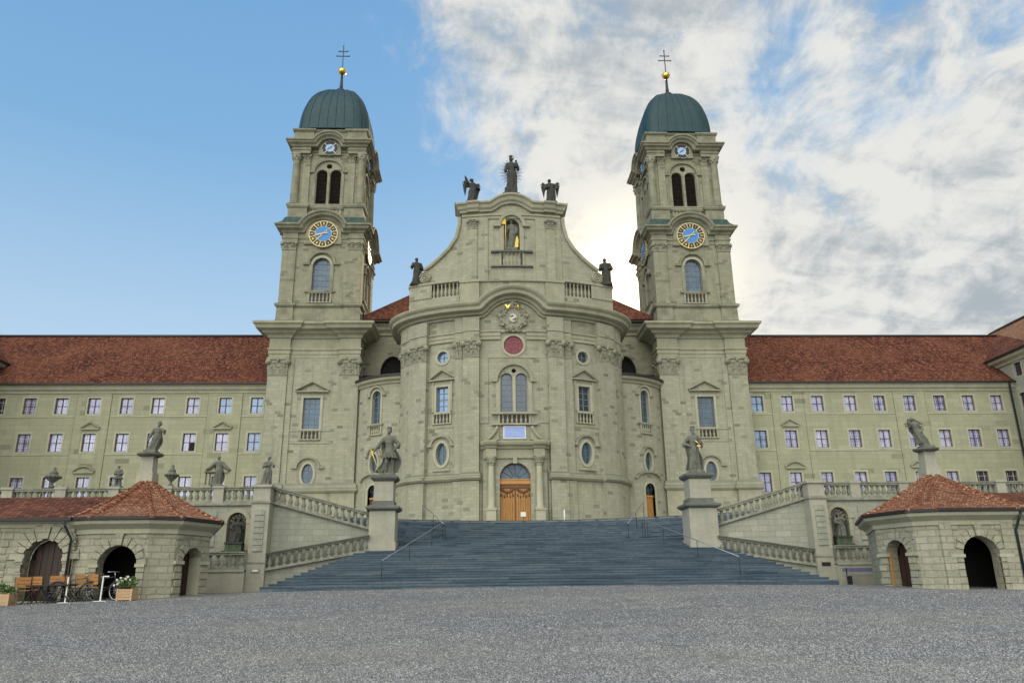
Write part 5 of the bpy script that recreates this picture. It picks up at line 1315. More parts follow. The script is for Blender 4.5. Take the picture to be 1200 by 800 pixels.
    if legs:
        for sgn, off in ((-1, -0.02), (1, 0.03)):
            x = cx(0.4)+sgn*0.058
            mb.tube([(x, 0, 0.42), (x+sgn*0.015, off-0.03, 0.25), (x+sgn*0.02, off, 0.14), (x+sgn*0.03, off, 0.03)], [0.062, 0.046, 0.044, 0.03], 10)
            mb.tube([(x+sgn*0.03, off+0.02, 0.02), (x+sgn*0.05, off-0.085, 0.012)], [0.032, 0.022], 8)
        for k in range(12):
            th = 2*math.pi*k/12; mb.tube([(cx(0.45)+0.135*math.sin(th), -0.11*math.cos(th), 0.47), (cx(0.4)+0.17*math.sin(th), -0.145*math.cos(th), 0.335)], [0.022, 0.03], 6)
        mb.tube([(0.02, 0.09, 0.3), (0.03, 0.10, 0.02)], [0.09, 0.12], 8)      # trunk behind the legs
    if cloak:
        rows_ = 14; segs_ = 16; vs = []; fs = []
        for i in range(rows_):
            z = 0.80-0.76*i/(rows_-1); w = 0.11+cloak*0.16*(i/(rows_-1))**0.8
            for k in range(segs_):
                u = -1+2*k/(segs_-1); y = 0.06+0.05*math.sin(math.pi*i/(rows_-1))+0.03*math.sin(u*9+ph+z*4)-0.05*abs(u)
                vs.append((cx(z)+u*w-(0.05*cloak*math.sin(i*0.55)), y, z))
        o = len(vs); vs += [(x, y+0.05, z) for x, y, z in vs]
        for i in range(rows_-1):
            for k in range(segs_-1):
                a_ = i*segs_+k; fs += [(a_, a_+1, a_+segs_+1, a_+segs_), (a_+o, a_+segs_+o, a_+segs_+1+o, a_+1+o)]
        rim = [k for k in range(segs_)]+[i*segs_+segs_-1 for i in range(1, rows_)]+[(rows_-1)*segs_+k for k in range(segs_-2, -1, -1)]+[i*segs_ for i in range(rows_-2, 0, -1)]
        fs += [(rim[i], rim[(i+1) % len(rim)], rim[(i+1) % len(rim)]+o, rim[i]+o) for i in range(len(rim))]
        mb.add(vs, fs)
    if wings:
        for sgn in (-1, 1):
            b = Vector((cx(0.72)+sgn*0.05, 0.08, 0.74))
            for i in range(7):
                tip = b+Vector((sgn*(0.22-0.016*i), 0.05, 0.22-0.085*i)); el = b+Vector((sgn*(0.17-0.008*i), 0.04, 0.22-0.04*i))
                mb.tube([b, el, tip+Vector((sgn*0.02, 0, -0.10))], [0.03, 0.035, 0.012], 6)
    return mb
def statue(label, loc, h, mt, group=None, plinth=0.0, rotz=0.0, extra=None, wscale=1.0, **k):
    vox = 1/84.0
    fig = figure(**k)
    if plinth: fig.box(-0.19, 0.19, -0.17, 0.17, -plinth, 0.012)
    if extra: extra(fig)
    me = sculpt(fig, vox)
    for v in me.vertices: v.co = Vector((v.co.x*h*wscale, v.co.y*h*wscale, (v.co.z+plinth)*h))
    me.materials.clear(); me.materials.append(M[mt])
    ob = bpy.data.objects.new('statue', me); COL.objects.link(ob); ob.location = loc; ob.rotation_euler = (0, 0, rotz)
    ORIG[ob.name] = Vector((0, 0, 0)); tag(ob, label, 'statue', group)
    return ob
def part_of(st, mb, name, mt):
    o = mb.build(name, mt, None); o.parent = st; return o

stL = statue('stone warrior statue lowering a golden sword, on the left stair pedestal', (-7.75, 41.05, 5.45), 2.4, 'statue_stone', 'emperor statues on the stairs', plinth=0.04, wscale=0.9, seed=3, legs=True, cloak=1.1, sway=0.05, turn=0.8, hat='crown', arms=((-1, (-0.25, -0.02, 0.66), (-0.36, -0.05, 0.52)), (1, (0.22, 0.02, 0.66), (0.14, -0.06, 0.55))))
part_of(stL, MB().tube([(-0.88, -0.14, 1.36), (-0.42, -0.1, 0.2)], [0.035, 0.022], 6).tube([(-0.98, -0.14, 1.20), (-0.75, -0.14, 1.30)], 0.025, 6), 'sword', 'gold_leaf')
stR = statue('crowned stone ruler statue holding a small golden sceptre, on the right stair pedestal', (8.75, 41.05, 5.45), 2.35, 'statue_stone', 'emperor statues on the stairs', plinth=0.05, wscale=0.9, seed=8, cloak=0.75, sway=-0.02, turn=-0.3, hat='crown', beard=True, arms=((-1, (-0.25, -0.01, 0.64), (-0.13, -0.10, 0.58)), (1, (0.20, -0.03, 0.63), (0.06, -0.14, 0.66))))
part_of(stR, MB().tube([(-0.02, -0.42, 1.72), (0.32, -0.32, 1.4)], 0.03, 6).box(0.05, 0.25, -0.40, -0.37, 1.42, 1.47), 'sceptre', 'gold')
# statues crowning the gable
G0 = lambda x: 64.75+0.025*x*x
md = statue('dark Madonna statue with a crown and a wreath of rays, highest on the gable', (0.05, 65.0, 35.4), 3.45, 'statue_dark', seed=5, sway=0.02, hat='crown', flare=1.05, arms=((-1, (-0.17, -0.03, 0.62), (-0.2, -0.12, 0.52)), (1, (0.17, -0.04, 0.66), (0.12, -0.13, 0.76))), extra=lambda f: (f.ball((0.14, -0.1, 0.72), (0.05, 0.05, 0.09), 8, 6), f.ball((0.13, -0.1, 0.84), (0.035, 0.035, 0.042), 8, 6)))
ry = MB()
for i in range(44):
    a_ = 2*math.pi*i/44; l = 1.12 if i % 2 else 0.95
    ry.tube([(0.40*math.sin(a_), 0.15, 1.95+0.8*math.cos(a_)), (l*math.sin(a_), 0.15, 1.95+1.3*l*math.cos(a_))], [0.042, 0.015], 4)
part_of(md, ry, 'halo_rays', 'pipe')
part_of(md, MB().lathe([(0.17, 3.3), (0.21, 3.54), (0.18, 3.54), (0.14, 3.3)], (0.08, 0, 0), 12), 'crown', 'gold')
mbp = thing('gable_pedestal', 'stepped stone base under the Madonna on the gable', 'pedestal', (0, 65, 34.6))
MB().box(-0.78, 0.78, 64.4, 65.6, 34.1, 34.85).build('foot', 'statue_dark', mbp); MB().box(-0.6, 0.6, 64.5, 65.5, 34.85, 35.42).build('block', 'statue_dark', mbp)
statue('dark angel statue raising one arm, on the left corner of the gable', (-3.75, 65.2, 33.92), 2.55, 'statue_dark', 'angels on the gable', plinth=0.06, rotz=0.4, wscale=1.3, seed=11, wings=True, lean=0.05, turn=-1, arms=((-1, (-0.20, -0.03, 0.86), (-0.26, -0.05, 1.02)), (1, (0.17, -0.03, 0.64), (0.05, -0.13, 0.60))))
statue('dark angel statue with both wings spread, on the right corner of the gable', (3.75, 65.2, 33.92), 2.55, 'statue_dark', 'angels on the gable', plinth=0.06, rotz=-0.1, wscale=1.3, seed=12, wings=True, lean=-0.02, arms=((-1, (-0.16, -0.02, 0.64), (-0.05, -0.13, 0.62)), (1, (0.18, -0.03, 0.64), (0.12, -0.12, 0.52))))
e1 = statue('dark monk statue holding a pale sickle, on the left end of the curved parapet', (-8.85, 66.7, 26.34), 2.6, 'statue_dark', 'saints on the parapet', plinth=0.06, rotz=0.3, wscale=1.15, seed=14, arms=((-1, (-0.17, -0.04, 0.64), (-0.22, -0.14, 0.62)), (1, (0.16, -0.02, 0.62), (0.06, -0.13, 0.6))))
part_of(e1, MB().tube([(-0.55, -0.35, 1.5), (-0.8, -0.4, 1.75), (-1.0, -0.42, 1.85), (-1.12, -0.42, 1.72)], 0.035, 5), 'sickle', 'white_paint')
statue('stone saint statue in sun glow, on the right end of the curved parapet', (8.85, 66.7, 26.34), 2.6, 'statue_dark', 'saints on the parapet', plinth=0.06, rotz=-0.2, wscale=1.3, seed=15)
ns = statue('stone saint with a gilded banner in the gable niche', (0, 65.0, 29.05), 3.0, 'statue_stone', seed=17, plinth=0.07, sway=0.03, wscale=0.9, arms=((-1, (-0.18, -0.03, 0.64), (-0.20, -0.12, 0.72)), (1, (0.16, -0.03, 0.62), (0.12, -0.12, 0.5))))
part_of(ns, MB().tube([(-0.58, -0.38, 0.2), (-0.55, -0.38, 3.3)], 0.035, 6), 'banner_pole', 'gold_leaf')
flip = lambda u, w, z: (u, -w, z)
part_of(ns, MB().merge(MB().prism([(-0.58, 2.65), (-0.58, 3.25), (-0.85, 3.3), (-1.0, 3.15), (-1.1, 3.2), (-1.05, 2.75), (-0.85, 2.65)], 0.33, 0.38), flip), 'banner', 'gold_leaf')
part_of(ns, MB().merge(MB().prism([(0.26, 0.3), (0.58, 0.3), (0.62, 1.0), (0.5, 1.5), (0.4, 1.2), (0.32, 0.8)], 0.2, 0.4), flip), 'gilt_flame', 'gold_leaf')

# ------------------------------------------------------------------ pavilions and arcades
def edge_fn(a, b):
    a, b = Vector(a), Vector(b); L = (b-a).length; t = (b-a)/L; n = Vector((t.y, -t.x)); mid = (a+b)/2
    return (lambda u, w, z: (mid.x+t.x*u+n.x*w, mid.y+t.y*u+n.y*w, z)), L
def i_top(z, h_, zc, ro): return z > zc+ro
def arch_front(root, fn, L, zb, zt, uc, w, ztop, blocks=True, sawtooth=False, door=None, spring_imp=True, dw=0.5):
    """a rusticated wall face with one round-headed opening"""
    hole = o_arch(uc, zb+0.02, ztop, w, n=14)
    MB().wall([(-L/2, zb-0.4), (L/2, zb-0.4), (L/2, zt), (-L/2, zt)], [hole], 0, dw).build('wall', 'rustic', root, fn)
    m = MB(); r = w/2; zc = ztop-r; rnd = random.Random(int(L*100))
    n = 11
    for i in range(n):
        a0, a1 = math.pi*(i+0.06)/n, math.pi*(i+0.94)/n; ro = r+((0.55 if i % 2 == 0 else 0.42) if sawtooth else (0.34 if i % 2 == 0 else 0.28)+(0.14 if i == n//2 else 0))
        ri = r-(0.05 if sawtooth and i % 2 == 0 else 0.0)
        m.prism([(uc+ri*math.cos(a0), zc+ri*math.sin(a0)), (uc+ro*math.cos(a0), zc+ro*math.sin(a0)), (uc+ro*math.cos(a1), zc+ro*math.sin(a1)), (uc+ri*math.cos(a1), zc+ri*math.sin(a1))], -0.05, 0.07+rnd.uniform(-0.02, 0.02)+(0.05 if i == n//2 else 0))
    m.build('voussoir', 'rustic', root, fn)
    for sgn in (-1, 1):
        m = MB(); z = zb; i = 0
        while z < zc-0.05:
            hgt = min(0.26, zc-z)
            x0 = r-(0.05 if sawtooth and i % 2 else 0.0); x1 = r+(0.5 if i % 2 else 0.34); x1 = min(x1, L/2-abs(uc)-0.02)
            a, b = sorted((uc+sgn*x0, uc+sgn*x1)); m.box(a, b, -0.05, 0.055+rnd.uniform(-0.02, 0.025), z+0.012, z+hgt-0.012)
            z += 0.26; i += 1
        m.build('jamb_block', 'rustic', root, fn)
        if spring_imp:
            a, b = sorted((uc+sgn*(r-0.06), uc+sgn*min(r+0.5, L/2-abs(uc)))); MB().box(a, b, -0.06, 0.10, zc-0.06, zc+0.06).build('impost', 'trim_light', root, fn)
    # bossed courses on the rest of the face
    m = MB(); z = zb+0.02; row = 0; ch = 0.27
    while z < zt-0.12:
        h_ = min(ch, zt-0.1-z)
        spans = []
        if z < zc: 
            k = r+0.54; spans = [(-L/2+0.01, uc-k), (uc+k, L/2-0.01)]
        else:
            ro = r+(0.60 if sawtooth else 0.40); dz_ = z-zc
            k = math.sqrt(max(0, ro*ro-dz_*dz_)) if dz_ < ro else 0
            if i_top(z, h_, zc, ro): spans = [(-L/2+0.01, L/2-0.01)]
            else: spans = [(-L/2+0.01, uc-k-0.02), (uc+k+0.02, L/2-0.01)]
        for a, b in spans:
            if b-a < 0.12: continue
            n_ = max(1, round((b-a)/0.58)); off = 0.5 if row % 2 and n_ > 1 else 0
            cuts = [a]+[a+(b-a)*(q+off)/n_ for q in range(0 if off else 1, n_)]+[b]
            for c0, c1 in zip(cuts, cuts[1:]):
                if c1-c0 < 0.06: continue
                pr = rnd.uniform(0.018, 0.05); g_ = 0.012; e_ = min(0.035, (c1-c0)*0.2)
                m.hexa([(c0+g_, -0.02, z+g_), (c1-g_, -0.02, z+g_), (c1-g_-e_, pr, z+g_+e_*rnd.uniform(0.5, 1.2)), (c0+g_+e_, pr, z+g_+e_*rnd.uniform(0.5, 1.2))],
                       [(c0+g_, -0.02, z+h_-g_), (c1-g_, -0.02, z+h_-g_), (c1-g_-e_, pr, z+h_-g_-e_*rnd.uniform(0.5, 1.2)), (c0+g_+e_, pr, z+h_-g_-e_*rnd.uniform(0.5, 1.2))])
        z += ch; row += 1
    m.build('stone_cladding', 'rustic', root, fn)
    if door:
        ow = w-0.04
        d = MB()
        for i in range(7):
            a = uc-ow/2+ow*i/7; zz = zc+math.sqrt(max(0, (ow/2)**2-max(abs(a-uc), abs(a+ow/7-uc))**2)); d.box(a+0.008, a+ow/7-0.008, -dw-0.03, -dw+0.02+0.012*(i % 2), zb, zz)
        d.build('door', door, root, fn)
        MB().poly(o_arch(uc, zb, ztop, w), -dw-0.06).build('door_backing', 'dark_interior', root, fn)
def pavilion(s):
    nm = 'left' if s < 0 else 'right'
    if s < 0:
        pts = [(-17.15, 29.9), (-15.12, 29.9), (-14.28, 30.35), (-13.66, 32.3), (-15.3, 36.6), (-18.6, 36.6), (-19.6, 34.0), (-17.95, 30.3)]; ap = (-16.85, 33.2)
    else:
        pts = [(14.72, 29.6), (17.62, 29.6), (18.5, 30.0), (20.2, 33.2), (19.0, 36.6), (15.4, 36.6), (13.52, 32.1), (14.02, 30.02)]; ap = (16.85, 33.1)
    zb, zt, ze = -0.50, 2.02, 2.42
    root = thing('pavilion', f'{nm} octagonal stone shop pavilion with a tent-shaped tile roof', 'pavilion', (ap[0], ap[1], zb), 'octagonal pavilions on the square')
    n = len(pts)
    for i in range(n):
        fn, L = edge_fn(pts[i], pts[(i+1) % n])
        front = (i == 0); diag = (i == 2 and s < 0) or (i == 6 and s > 0)
        if front: arch_front(root, fn, L, zb, zt, 0 if s < 0 else 0.05, 1.45, 1.5, door=None)
        elif diag: arch_front(root, fn, L, zb, zt, 0, 1.15, 1.45, door='arcade_door')
        else: MB().box(-L/2, L/2, -0.4, 0, zb-0.4, zt).build('wall', 'rustic', root, fn)
        if front or diag:
            if front and s > 0:
                for sgn in (-1, 1): MB().box(sgn*(L/2-0.24)-0.23, sgn*(L/2-0.24)+0.23, -0.02, 0.09, zb, zt-0.02).build('corner_strip', 'rustic', root, fn)
    if s < 0:
        fn, L = edge_fn(pts[2], pts[3]); MB().box(0.5, 0.58, -0.5, 0.0, zb, 1.1).build('door_post_or_lit_edge', 'trim_light', root, fn)
    else:
        fn, L = edge_fn(pts[6], pts[7]); MB().box(-0.56, -0.53, -0.16, -0.06, zb, 1.0).build('door_post_or_lit_edge', 'door_trim', root, fn)  # bright wood strip painted in for the light on the open door's edge
    # dark room behind the open front arch, floor and back door
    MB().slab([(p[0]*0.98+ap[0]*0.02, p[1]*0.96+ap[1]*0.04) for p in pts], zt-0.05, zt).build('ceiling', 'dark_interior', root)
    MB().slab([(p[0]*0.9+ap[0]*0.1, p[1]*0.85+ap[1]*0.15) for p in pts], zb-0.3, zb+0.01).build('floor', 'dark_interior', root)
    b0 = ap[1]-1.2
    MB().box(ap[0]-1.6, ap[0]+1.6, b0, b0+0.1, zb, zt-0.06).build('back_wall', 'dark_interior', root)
    MB().hsweep(pts, [(0.0, zt-0.10), (0.07, zt-0.10), (0.07, zt+0.06), (0.16, zt+0.12), (0.34, zt+0.24), (0.38, zt+0.36), (0.0, zt+0.40)]).build('cornice', 'trim_light', root)
    MB().hsweep(pts, [(0.30, ze-0.02), (0.46, ze-0.02), (0.46, ze+0.1), (0.30, ze+0.1)]).build('gutter', 'gutter', root)
    # roof: flared at the eaves
    rings = []
    for tt, zz in ((0.0, ze+0.05), (0.16, ze+0.26), (0.45, ze+0.78), (0.75, ze+1.38), (0.94, ze+1.82)):
        ring = []
        for p in pts:
            q = Vector(p)-Vector(ap); q = q*(1+0.46/q.length); ring.append((ap[0]+q.x*(1-tt), ap[1]+q.y*(1-tt), zz))
        rings.append(ring)
    vs = [v for r_ in rings for v in r_]
    MB().add(vs, [(j*n+i, j*n+(i+1) % n, (j+1)*n+(i+1) % n, (j+1)*n+i) for j in range(len(rings)-1) for i in range(n)]).add(rings[-1], [tuple(range(n))]).build('roof', 'pavilion_tile', root)
    for i in range(n):
        path = [Vector(r_[i]) for r_ in rings]; hp = MB(); tot = []
        for a, b in zip(path, path[1:]):
            k = max(1, int((b-a).length/0.28)); tot += [a.lerp(b, q/k) for q in range(k)]
        tot.append(path[-1])
        for a, b in zip(tot, tot[1:]): hp.tube([a, b+(b-a)*0.12+Vector((0, 0, 0.0))], [0.10, 0.075], 8)
        hp.build('hip_tile', 'pavilion_tile', root)
    if s < 0: MB().tube([(-17.98, 29.98, -0.5), (-17.98, 29.98, 1.75), (-18.15, 29.8, 2.15), (-18.25, 29.7, 2.4)], 0.045, 8).build('rain_pipe', 'pipe', root)
    else: MB().tube([(17.7, 29.5, -0.6), (17.7, 29.5, 1.7), (17.8, 29.35, 2.1), (17.9, 29.25, 2.4)], 0.05, 8).build('rain_pipe', 'pipe', root)
    # pedestal on the roof
    rp = thing('roof_pedestal', f'slim pale stone pedestal on top of the {nm} pavilion roof', 'pedestal', (ap[0], ap[1], 4.2), 'statue pedestals on the pavilion roofs')
    w = 0.215
    MB().hexa([(ap[0]-w*1.6, ap[1]-w*1.6, 4.1), (ap[0]+w*1.6, ap[1]-w*1.6, 4.1), (ap[0]+w*1.6, ap[1]+w*1.6, 4.1), (ap[0]-w*1.6, ap[1]+w*1.6, 4.1)], [(ap[0]-w*1.5, ap[1]-w*1.5, 4.6), (ap[0]+w*1.5, ap[1]-w*1.5, 4.6), (ap[0]+w*1.5, ap[1]+w*1.5, 4.6), (ap[0]-w*1.5, ap[1]+w*1.5, 4.6)]).build('foot', 'pedestal_stone', rp)
    MB().hexa([(ap[0]-w*1.25, ap[1]-w*1.25, 4.6), (ap[0]+w*1.25, ap[1]-w*1.25, 4.6), (ap[0]+w*1.25, ap[1]+w*1.25, 4.6), (ap[0]-w*1.25, ap[1]+w*1.25, 4.6)], [(ap[0]-w*1.1, ap[1]-w*1.1, 5.3), (ap[0]+w*1.1, ap[1]-w*1.1, 5.3), (ap[0]+w*1.1, ap[1]+w*1.1, 5.3), (ap[0]-w*1.1, ap[1]+w*1.1, 5.3)]).build('block', 'pedestal_stone', rp)
    MB().lathe([(0.36, 5.28), (0.52, 5.34), (0.54, 5.42), (0.3, 5.46), (0.0, 5.46)], (ap[0], ap[1], 0), 16).build('cap', 'cap_dark', rp)
    return ap
apL = pavilion(-1); apR = pavilion(1)
statue('weathered statue bowing under a pointed cap, on the left pavilion roof', (apL[0]+0.02, apL[1], 5.45), 1.2, 'statue_stone', 'statues on the pavilion roofs', plinth=0.07, seed=21, lean=0.14, sway=0.05, turn=1.2, hat='mitre', cloak=0.55, wscale=1.15, arms=((-1, (-0.2, 0.0, 0.6), (-0.24, -0.03, 0.42)), (1, (0.22, -0.05, 0.68), (0.26, -0.12, 0.72))))
statue('weathered leaning statue with a small companion at its shoulder, on the right pavilion roof', (apR[0]+0.05, apR[1], 5.45), 1.26, 'statue_stone', 'statues on the pavilion roofs', plinth=0.07, seed=23, lean=-0.34, sway=-0.03, turn=-0.8, cloak=0.8, wscale=1.15, arms=((-1, (-0.2, -0.05, 0.74), (-0.28, -0.12, 0.82)), (1, (0.2, 0.0, 0.62), (0.1, -0.1, 0.5))), extra=lambda f: (f.ball((-0.44, -0.02, 0.80), (0.06, 0.06, 0.09), 8, 6), f.ball((-0.43, -0.03, 0.93), (0.05, 0.05, 0.06), 8, 6), f.tube([(-0.36, 0, 0.78), (-0.2, 0.02, 0.5), (-0.1, 0.0, 0.1)], [0.06, 0.09, 0.12], 8)))
# arcades running out of the picture
def arcade(s):
    nm = 'left' if s < 0 else 'right'
    xi = -17.98 if s < 0 else 18.6; xo = s*31
    zb, zt = -0.45, 2.2
    root = thing('shop_arcade', f'{nm} low arcade with a brown tile roof' + (' and a jagged rusticated arch' if s < 0 else ', almost hidden behind the pavilion'), 'arcade', (s*22, 30.2, zb))
    yw = 30.15 if s < 0 else 31.4
    xs_ = [xi] + [xi+s*(0.95+1.65+3.35*i) for i in range(4)]
    for a, b in zip(xs_, xs_[1:]):
        lo, hi = sorted((a, b)); fn, L = edge_fn((lo, yw), (hi, yw))
        if a == xi: uc = (-18.96-(lo+hi)/2) if s < 0 else 0
        else: uc = 0
        arch_front(root, fn, L, zb, zt, uc, 1.52, 1.78, sawtooth=True, door='arcade_door', dw=0.5)
    lo, hi = sorted((xi, xs_[-1]))
    fn = lambda u, w, z: (u, yw-w, z)
    MB().box(lo, hi, -0.1, 0.06, zt-0.02, zt+0.16).box(lo, hi, -0.1, 0.2, zt+0.14, zt+0.24).build('cornice', 'trim_light', root, fn)
    MB().box(lo, hi, 0.26, 0.42, zt+0.2, zt+0.32).build('gutter', 'gutter', root, fn)
    MB().add([(lo, yw-0.34, zt+0.28), (hi, yw-0.34, zt+0.28), (hi, yw+4.2, 3.75), (lo, yw+4.2, 3.75)], [(0, 1, 2, 3)]).add([(lo, yw-0.34, zt+0.2), (hi, yw-0.34, zt+0.2), (hi, yw+4.2, 3.67), (lo, yw+4.2, 3.67)], [(0, 1, 2, 3)]).build('roof', 'roof_tile', root)
    MB().box(lo, hi, -8.6, -8.3, zb, 3.7).build('wall', 'rustic', root, fn)
for s in (-1, 1): arcade(s)
# statues in the niches, on mossy fountain plinths
for s, q in SIDE.items():
    nm = 'left' if s < 0 else 'right'; nic = q['nic']
    fp = thing('fountain_plinth', f'{nm} niche plinth stained green with moss', 'plinth', (nic, 40.15, 1.7), 'plinths in the wall niches')
    MB().box(nic-0.40, nic+0.40, 39.75, 40.5, 1.6, 2.0).build('block', 'moss', fp); MB().box(nic-0.44, nic+0.44, 39.7, 40.55, 2.0, 2.09).build('slab', 'statue_dark', fp)
    statue(f'grey seated statue in the {nm} wall niche', (nic, 40.12, 2.08), 1.50 if s < 0 else 1.45, 'statue_dark' if s < 0 else 'statue_stone', 'seated statues in the niches', seed=31+s, seated=True, cloak=0.4, wscale=1.1, turn=-s*0.8, beard=True, arms=((-1, (-0.18, -0.06, 0.50), (-0.10, -0.18, 0.42)), (1, (0.18, -0.06, 0.50), (0.14, -0.16, 0.56))))
# figures and urns along the terrace edge (left side)
TZ = 4.88
statue('grey female statue holding a bundle, on the left corner pier beside the bell tower', (-13.75, 39.95, 4.84), 1.42, 'statue_stone', 'statues on the terrace edge', plinth=0.05, seed=41, lean=0.03, turn=1, flare=1.15, hem=1.2, arms=((-1, (-0.16, -0.04, 0.66), (0.05, -0.15, 0.68)), (1, (0.20, -0.05, 0.68), (0.22, -0.14, 0.66))))
statue('squat grey statue spreading a broad cloak over a small table, on the terrace balustrade', (-16.3, 40.2, TZ), 1.45, 'statue_stone', 'statues on the terrace edge', plinth=0.05, seed=43, cloak=0.5, arms=((-1, (-0.26, 0.0, 0.62), (-0.40, -0.02, 0.52)), (1, (0.26, 0.0, 0.62), (0.40, -0.02, 0.50))), wscale=1.05, extra=lambda f: (f.box(-0.42, -0.05, -0.10, 0.12, 0.42, 0.47), f.tube([(-0.38, 0, 0.45), (-0.38, 0, 0.0)], 0.03, 6), f.tube([(-0.25, 0, 0.45), (-0.25, 0, 0.0)], 0.03, 6), f.tube([(0.1, 0, 0.78), (0.25, 0, 0.62), (0.40, -0.02, 0.5)], [0.06, 0.07, 0.05], 8), f.tube([(-0.1, 0, 0.78), (-0.25, 0, 0.62), (-0.40, -0.02, 0.52)], [0.06, 0.07, 0.05], 8)))
statue('small grey child statue in front of a dark window, on the terrace balustrade', (-21.3, 40.2, TZ), 1.02, 'statue_stone', 'statues on the terrace edge', plinth=0.05, seed=45, legs=True, lean=-0.02, wscale=1.15)
def urn(label, loc, h, wd):
    root = thing('stone_urn', label, 'urn', loc, 'urns on the terrace edge')
    b = MB().lathe([(0.0, 0), (0.20*wd, 0), (0.20*wd, 0.06*h), (0.10*wd, 0.12*h), (0.08*wd, 0.2*h), (0.22*wd, 0.3*h), (0.40*wd, 0.42*h), (0.46*wd, 0.5*h), (0.44*wd, 0.54*h), (0.30*wd, 0.58*h), (0.26*wd, 0.64*h), (0.0, 0.66*h)], loc, 20)
    for i in range(12):
        a_ = 2*math.pi*i/12; b.ball((loc[0]+0.43*wd*math.cos(a_), loc[1]+0.43*wd*math.sin(a_), loc[2]+0.5*h), (0.09, 0.09, 0.07), 6, 4)
    b.build('bowl', 'statue_stone', root)
    MB().lathe([(0.24*wd, 0.64*h), (0.28*wd, 0.68*h), (0.18*wd, 0.78*h), (0.10*wd, 0.86*h), (0.13*wd, 0.93*h), (0.0, 1.0*h)], loc, 16).build('lid', 'statue_stone', root)
urn('squat stone urn on the terrace balustrade, furthest to the left', (-24.55, 40.2, TZ), 1.05, 0.78)
urn('slender stone urn on the terrace balustrade behind the left roof statue', (-18.62, 40.2, TZ), 1.15, 0.68)

# ------------------------------------------------------------------ small things on the square
def planter(label, cx, cy, w, d, h, flowers):
    z = gz(cx, cy)
    root = thing('planter_box', label, 'planter', (cx, cy, z), 'wooden planters on the square')
    bx = MB()
    n = 4
    for i in range(n):
        z0 = z+0.03+(h-0.03)*i/n; bx.box(cx-w/2, cx+w/2, cy-d/2, cy+d/2, z0, z0+(h-0.03)/n-0.008)
    for sx in (-1, 1):
        for sy in (-1, 1): bx.box(cx+sx*(w/2-0.02)-0.03, cx+sx*(w/2-0.02)+0.03, cy+sy*(d/2-0.02)-0.03, cy+sy*(d/2-0.02)+0.03, z-0.03, z+h+0.012)
    bx.build('box', 'planter_wood', root)
    MB().box(cx-w/2+0.03, cx+w/2-0.03, cy-d/2+0.03, cy+d/2-0.03, z+h-0.06, z+h+0.004).build('soil', 'soil', root)
    rnd = random.Random(int(cx*10)); m = MB(); m2 = MB(); fl = MB()
    for i in range(int(620*w)):
        x = cx+rnd.uniform(-w/2, w/2)*0.98; y = cy+rnd.uniform(-d/2, d/2)*0.95
        if flowers: hh = rnd.uniform(0.06, 0.44)*(1-0.6*abs((x-cx)/w))
        else: hh = rnd.uniform(0.04, 0.27)+0.06*math.sin(x*7)
        p = Vector((x+rnd.uniform(-.07, .07), y+rnd.uniform(-.07, .07), z+h+hh)); s_ = rnd.uniform(0.03, 0.065)
        a = Vector((rnd.uniform(-1, 1), rnd.uniform(-1, 1), rnd.uniform(-0.2, 1))).normalized(); b = a.orthogonal().normalized()*0.5
        (m if rnd.random() < 0.6 else m2).add([tuple(p-a*s_), tuple(p+b*s_), tuple(p+a*s_), tuple(p-b*s_)], [(0, 1, 2, 3)])
    st = MB()
    for i in range(26):
        x = cx+rnd.uniform(-w/2, w/2)*0.85; st.tube([(x, cy, z+h-0.02), (x+rnd.uniform(-.08, .08), cy+rnd.uniform(-.1, .1), z+h+rnd.uniform(0.12, 0.38 if flowers else 0.22))], 0.006, 4)
    st.build('stem', 'leaf', root)
    m.build('foliage', 'leaf', root); m2.build('foliage', 'leaf_light', root)
    if flowers:
        for (fx, fz) in ((-0.34, 0.30), (-0.22, 0.36), (-0.30, 0.16), (-0.42, 0.12), (-0.26, 0.22), (-0.05, 0.33), (0.02, 0.40), (-0.16, 0.27), (0.12, 0.30)):
            bl = MB()
            for k in range(6):
                a_ = k*math.pi/3; bl.ball((cx+fx+0.026*math.cos(a_), cy-0.18+0.01*(k % 2), z+h+fz+0.022*math.sin(a_)), (0.021, 0.012, 0.018), 6, 4)
            bl.build('blossom', 'petal', root)
planter('long wooden planter with low green plants, cut by the left picture edge', -19.75, 28.7, 1.5, 0.5, 0.42, False)
planter('square wooden planter with white flowers beside the dark pavilion arch', -15.2, 28.9, 0.52, 0.5, 0.40, True)

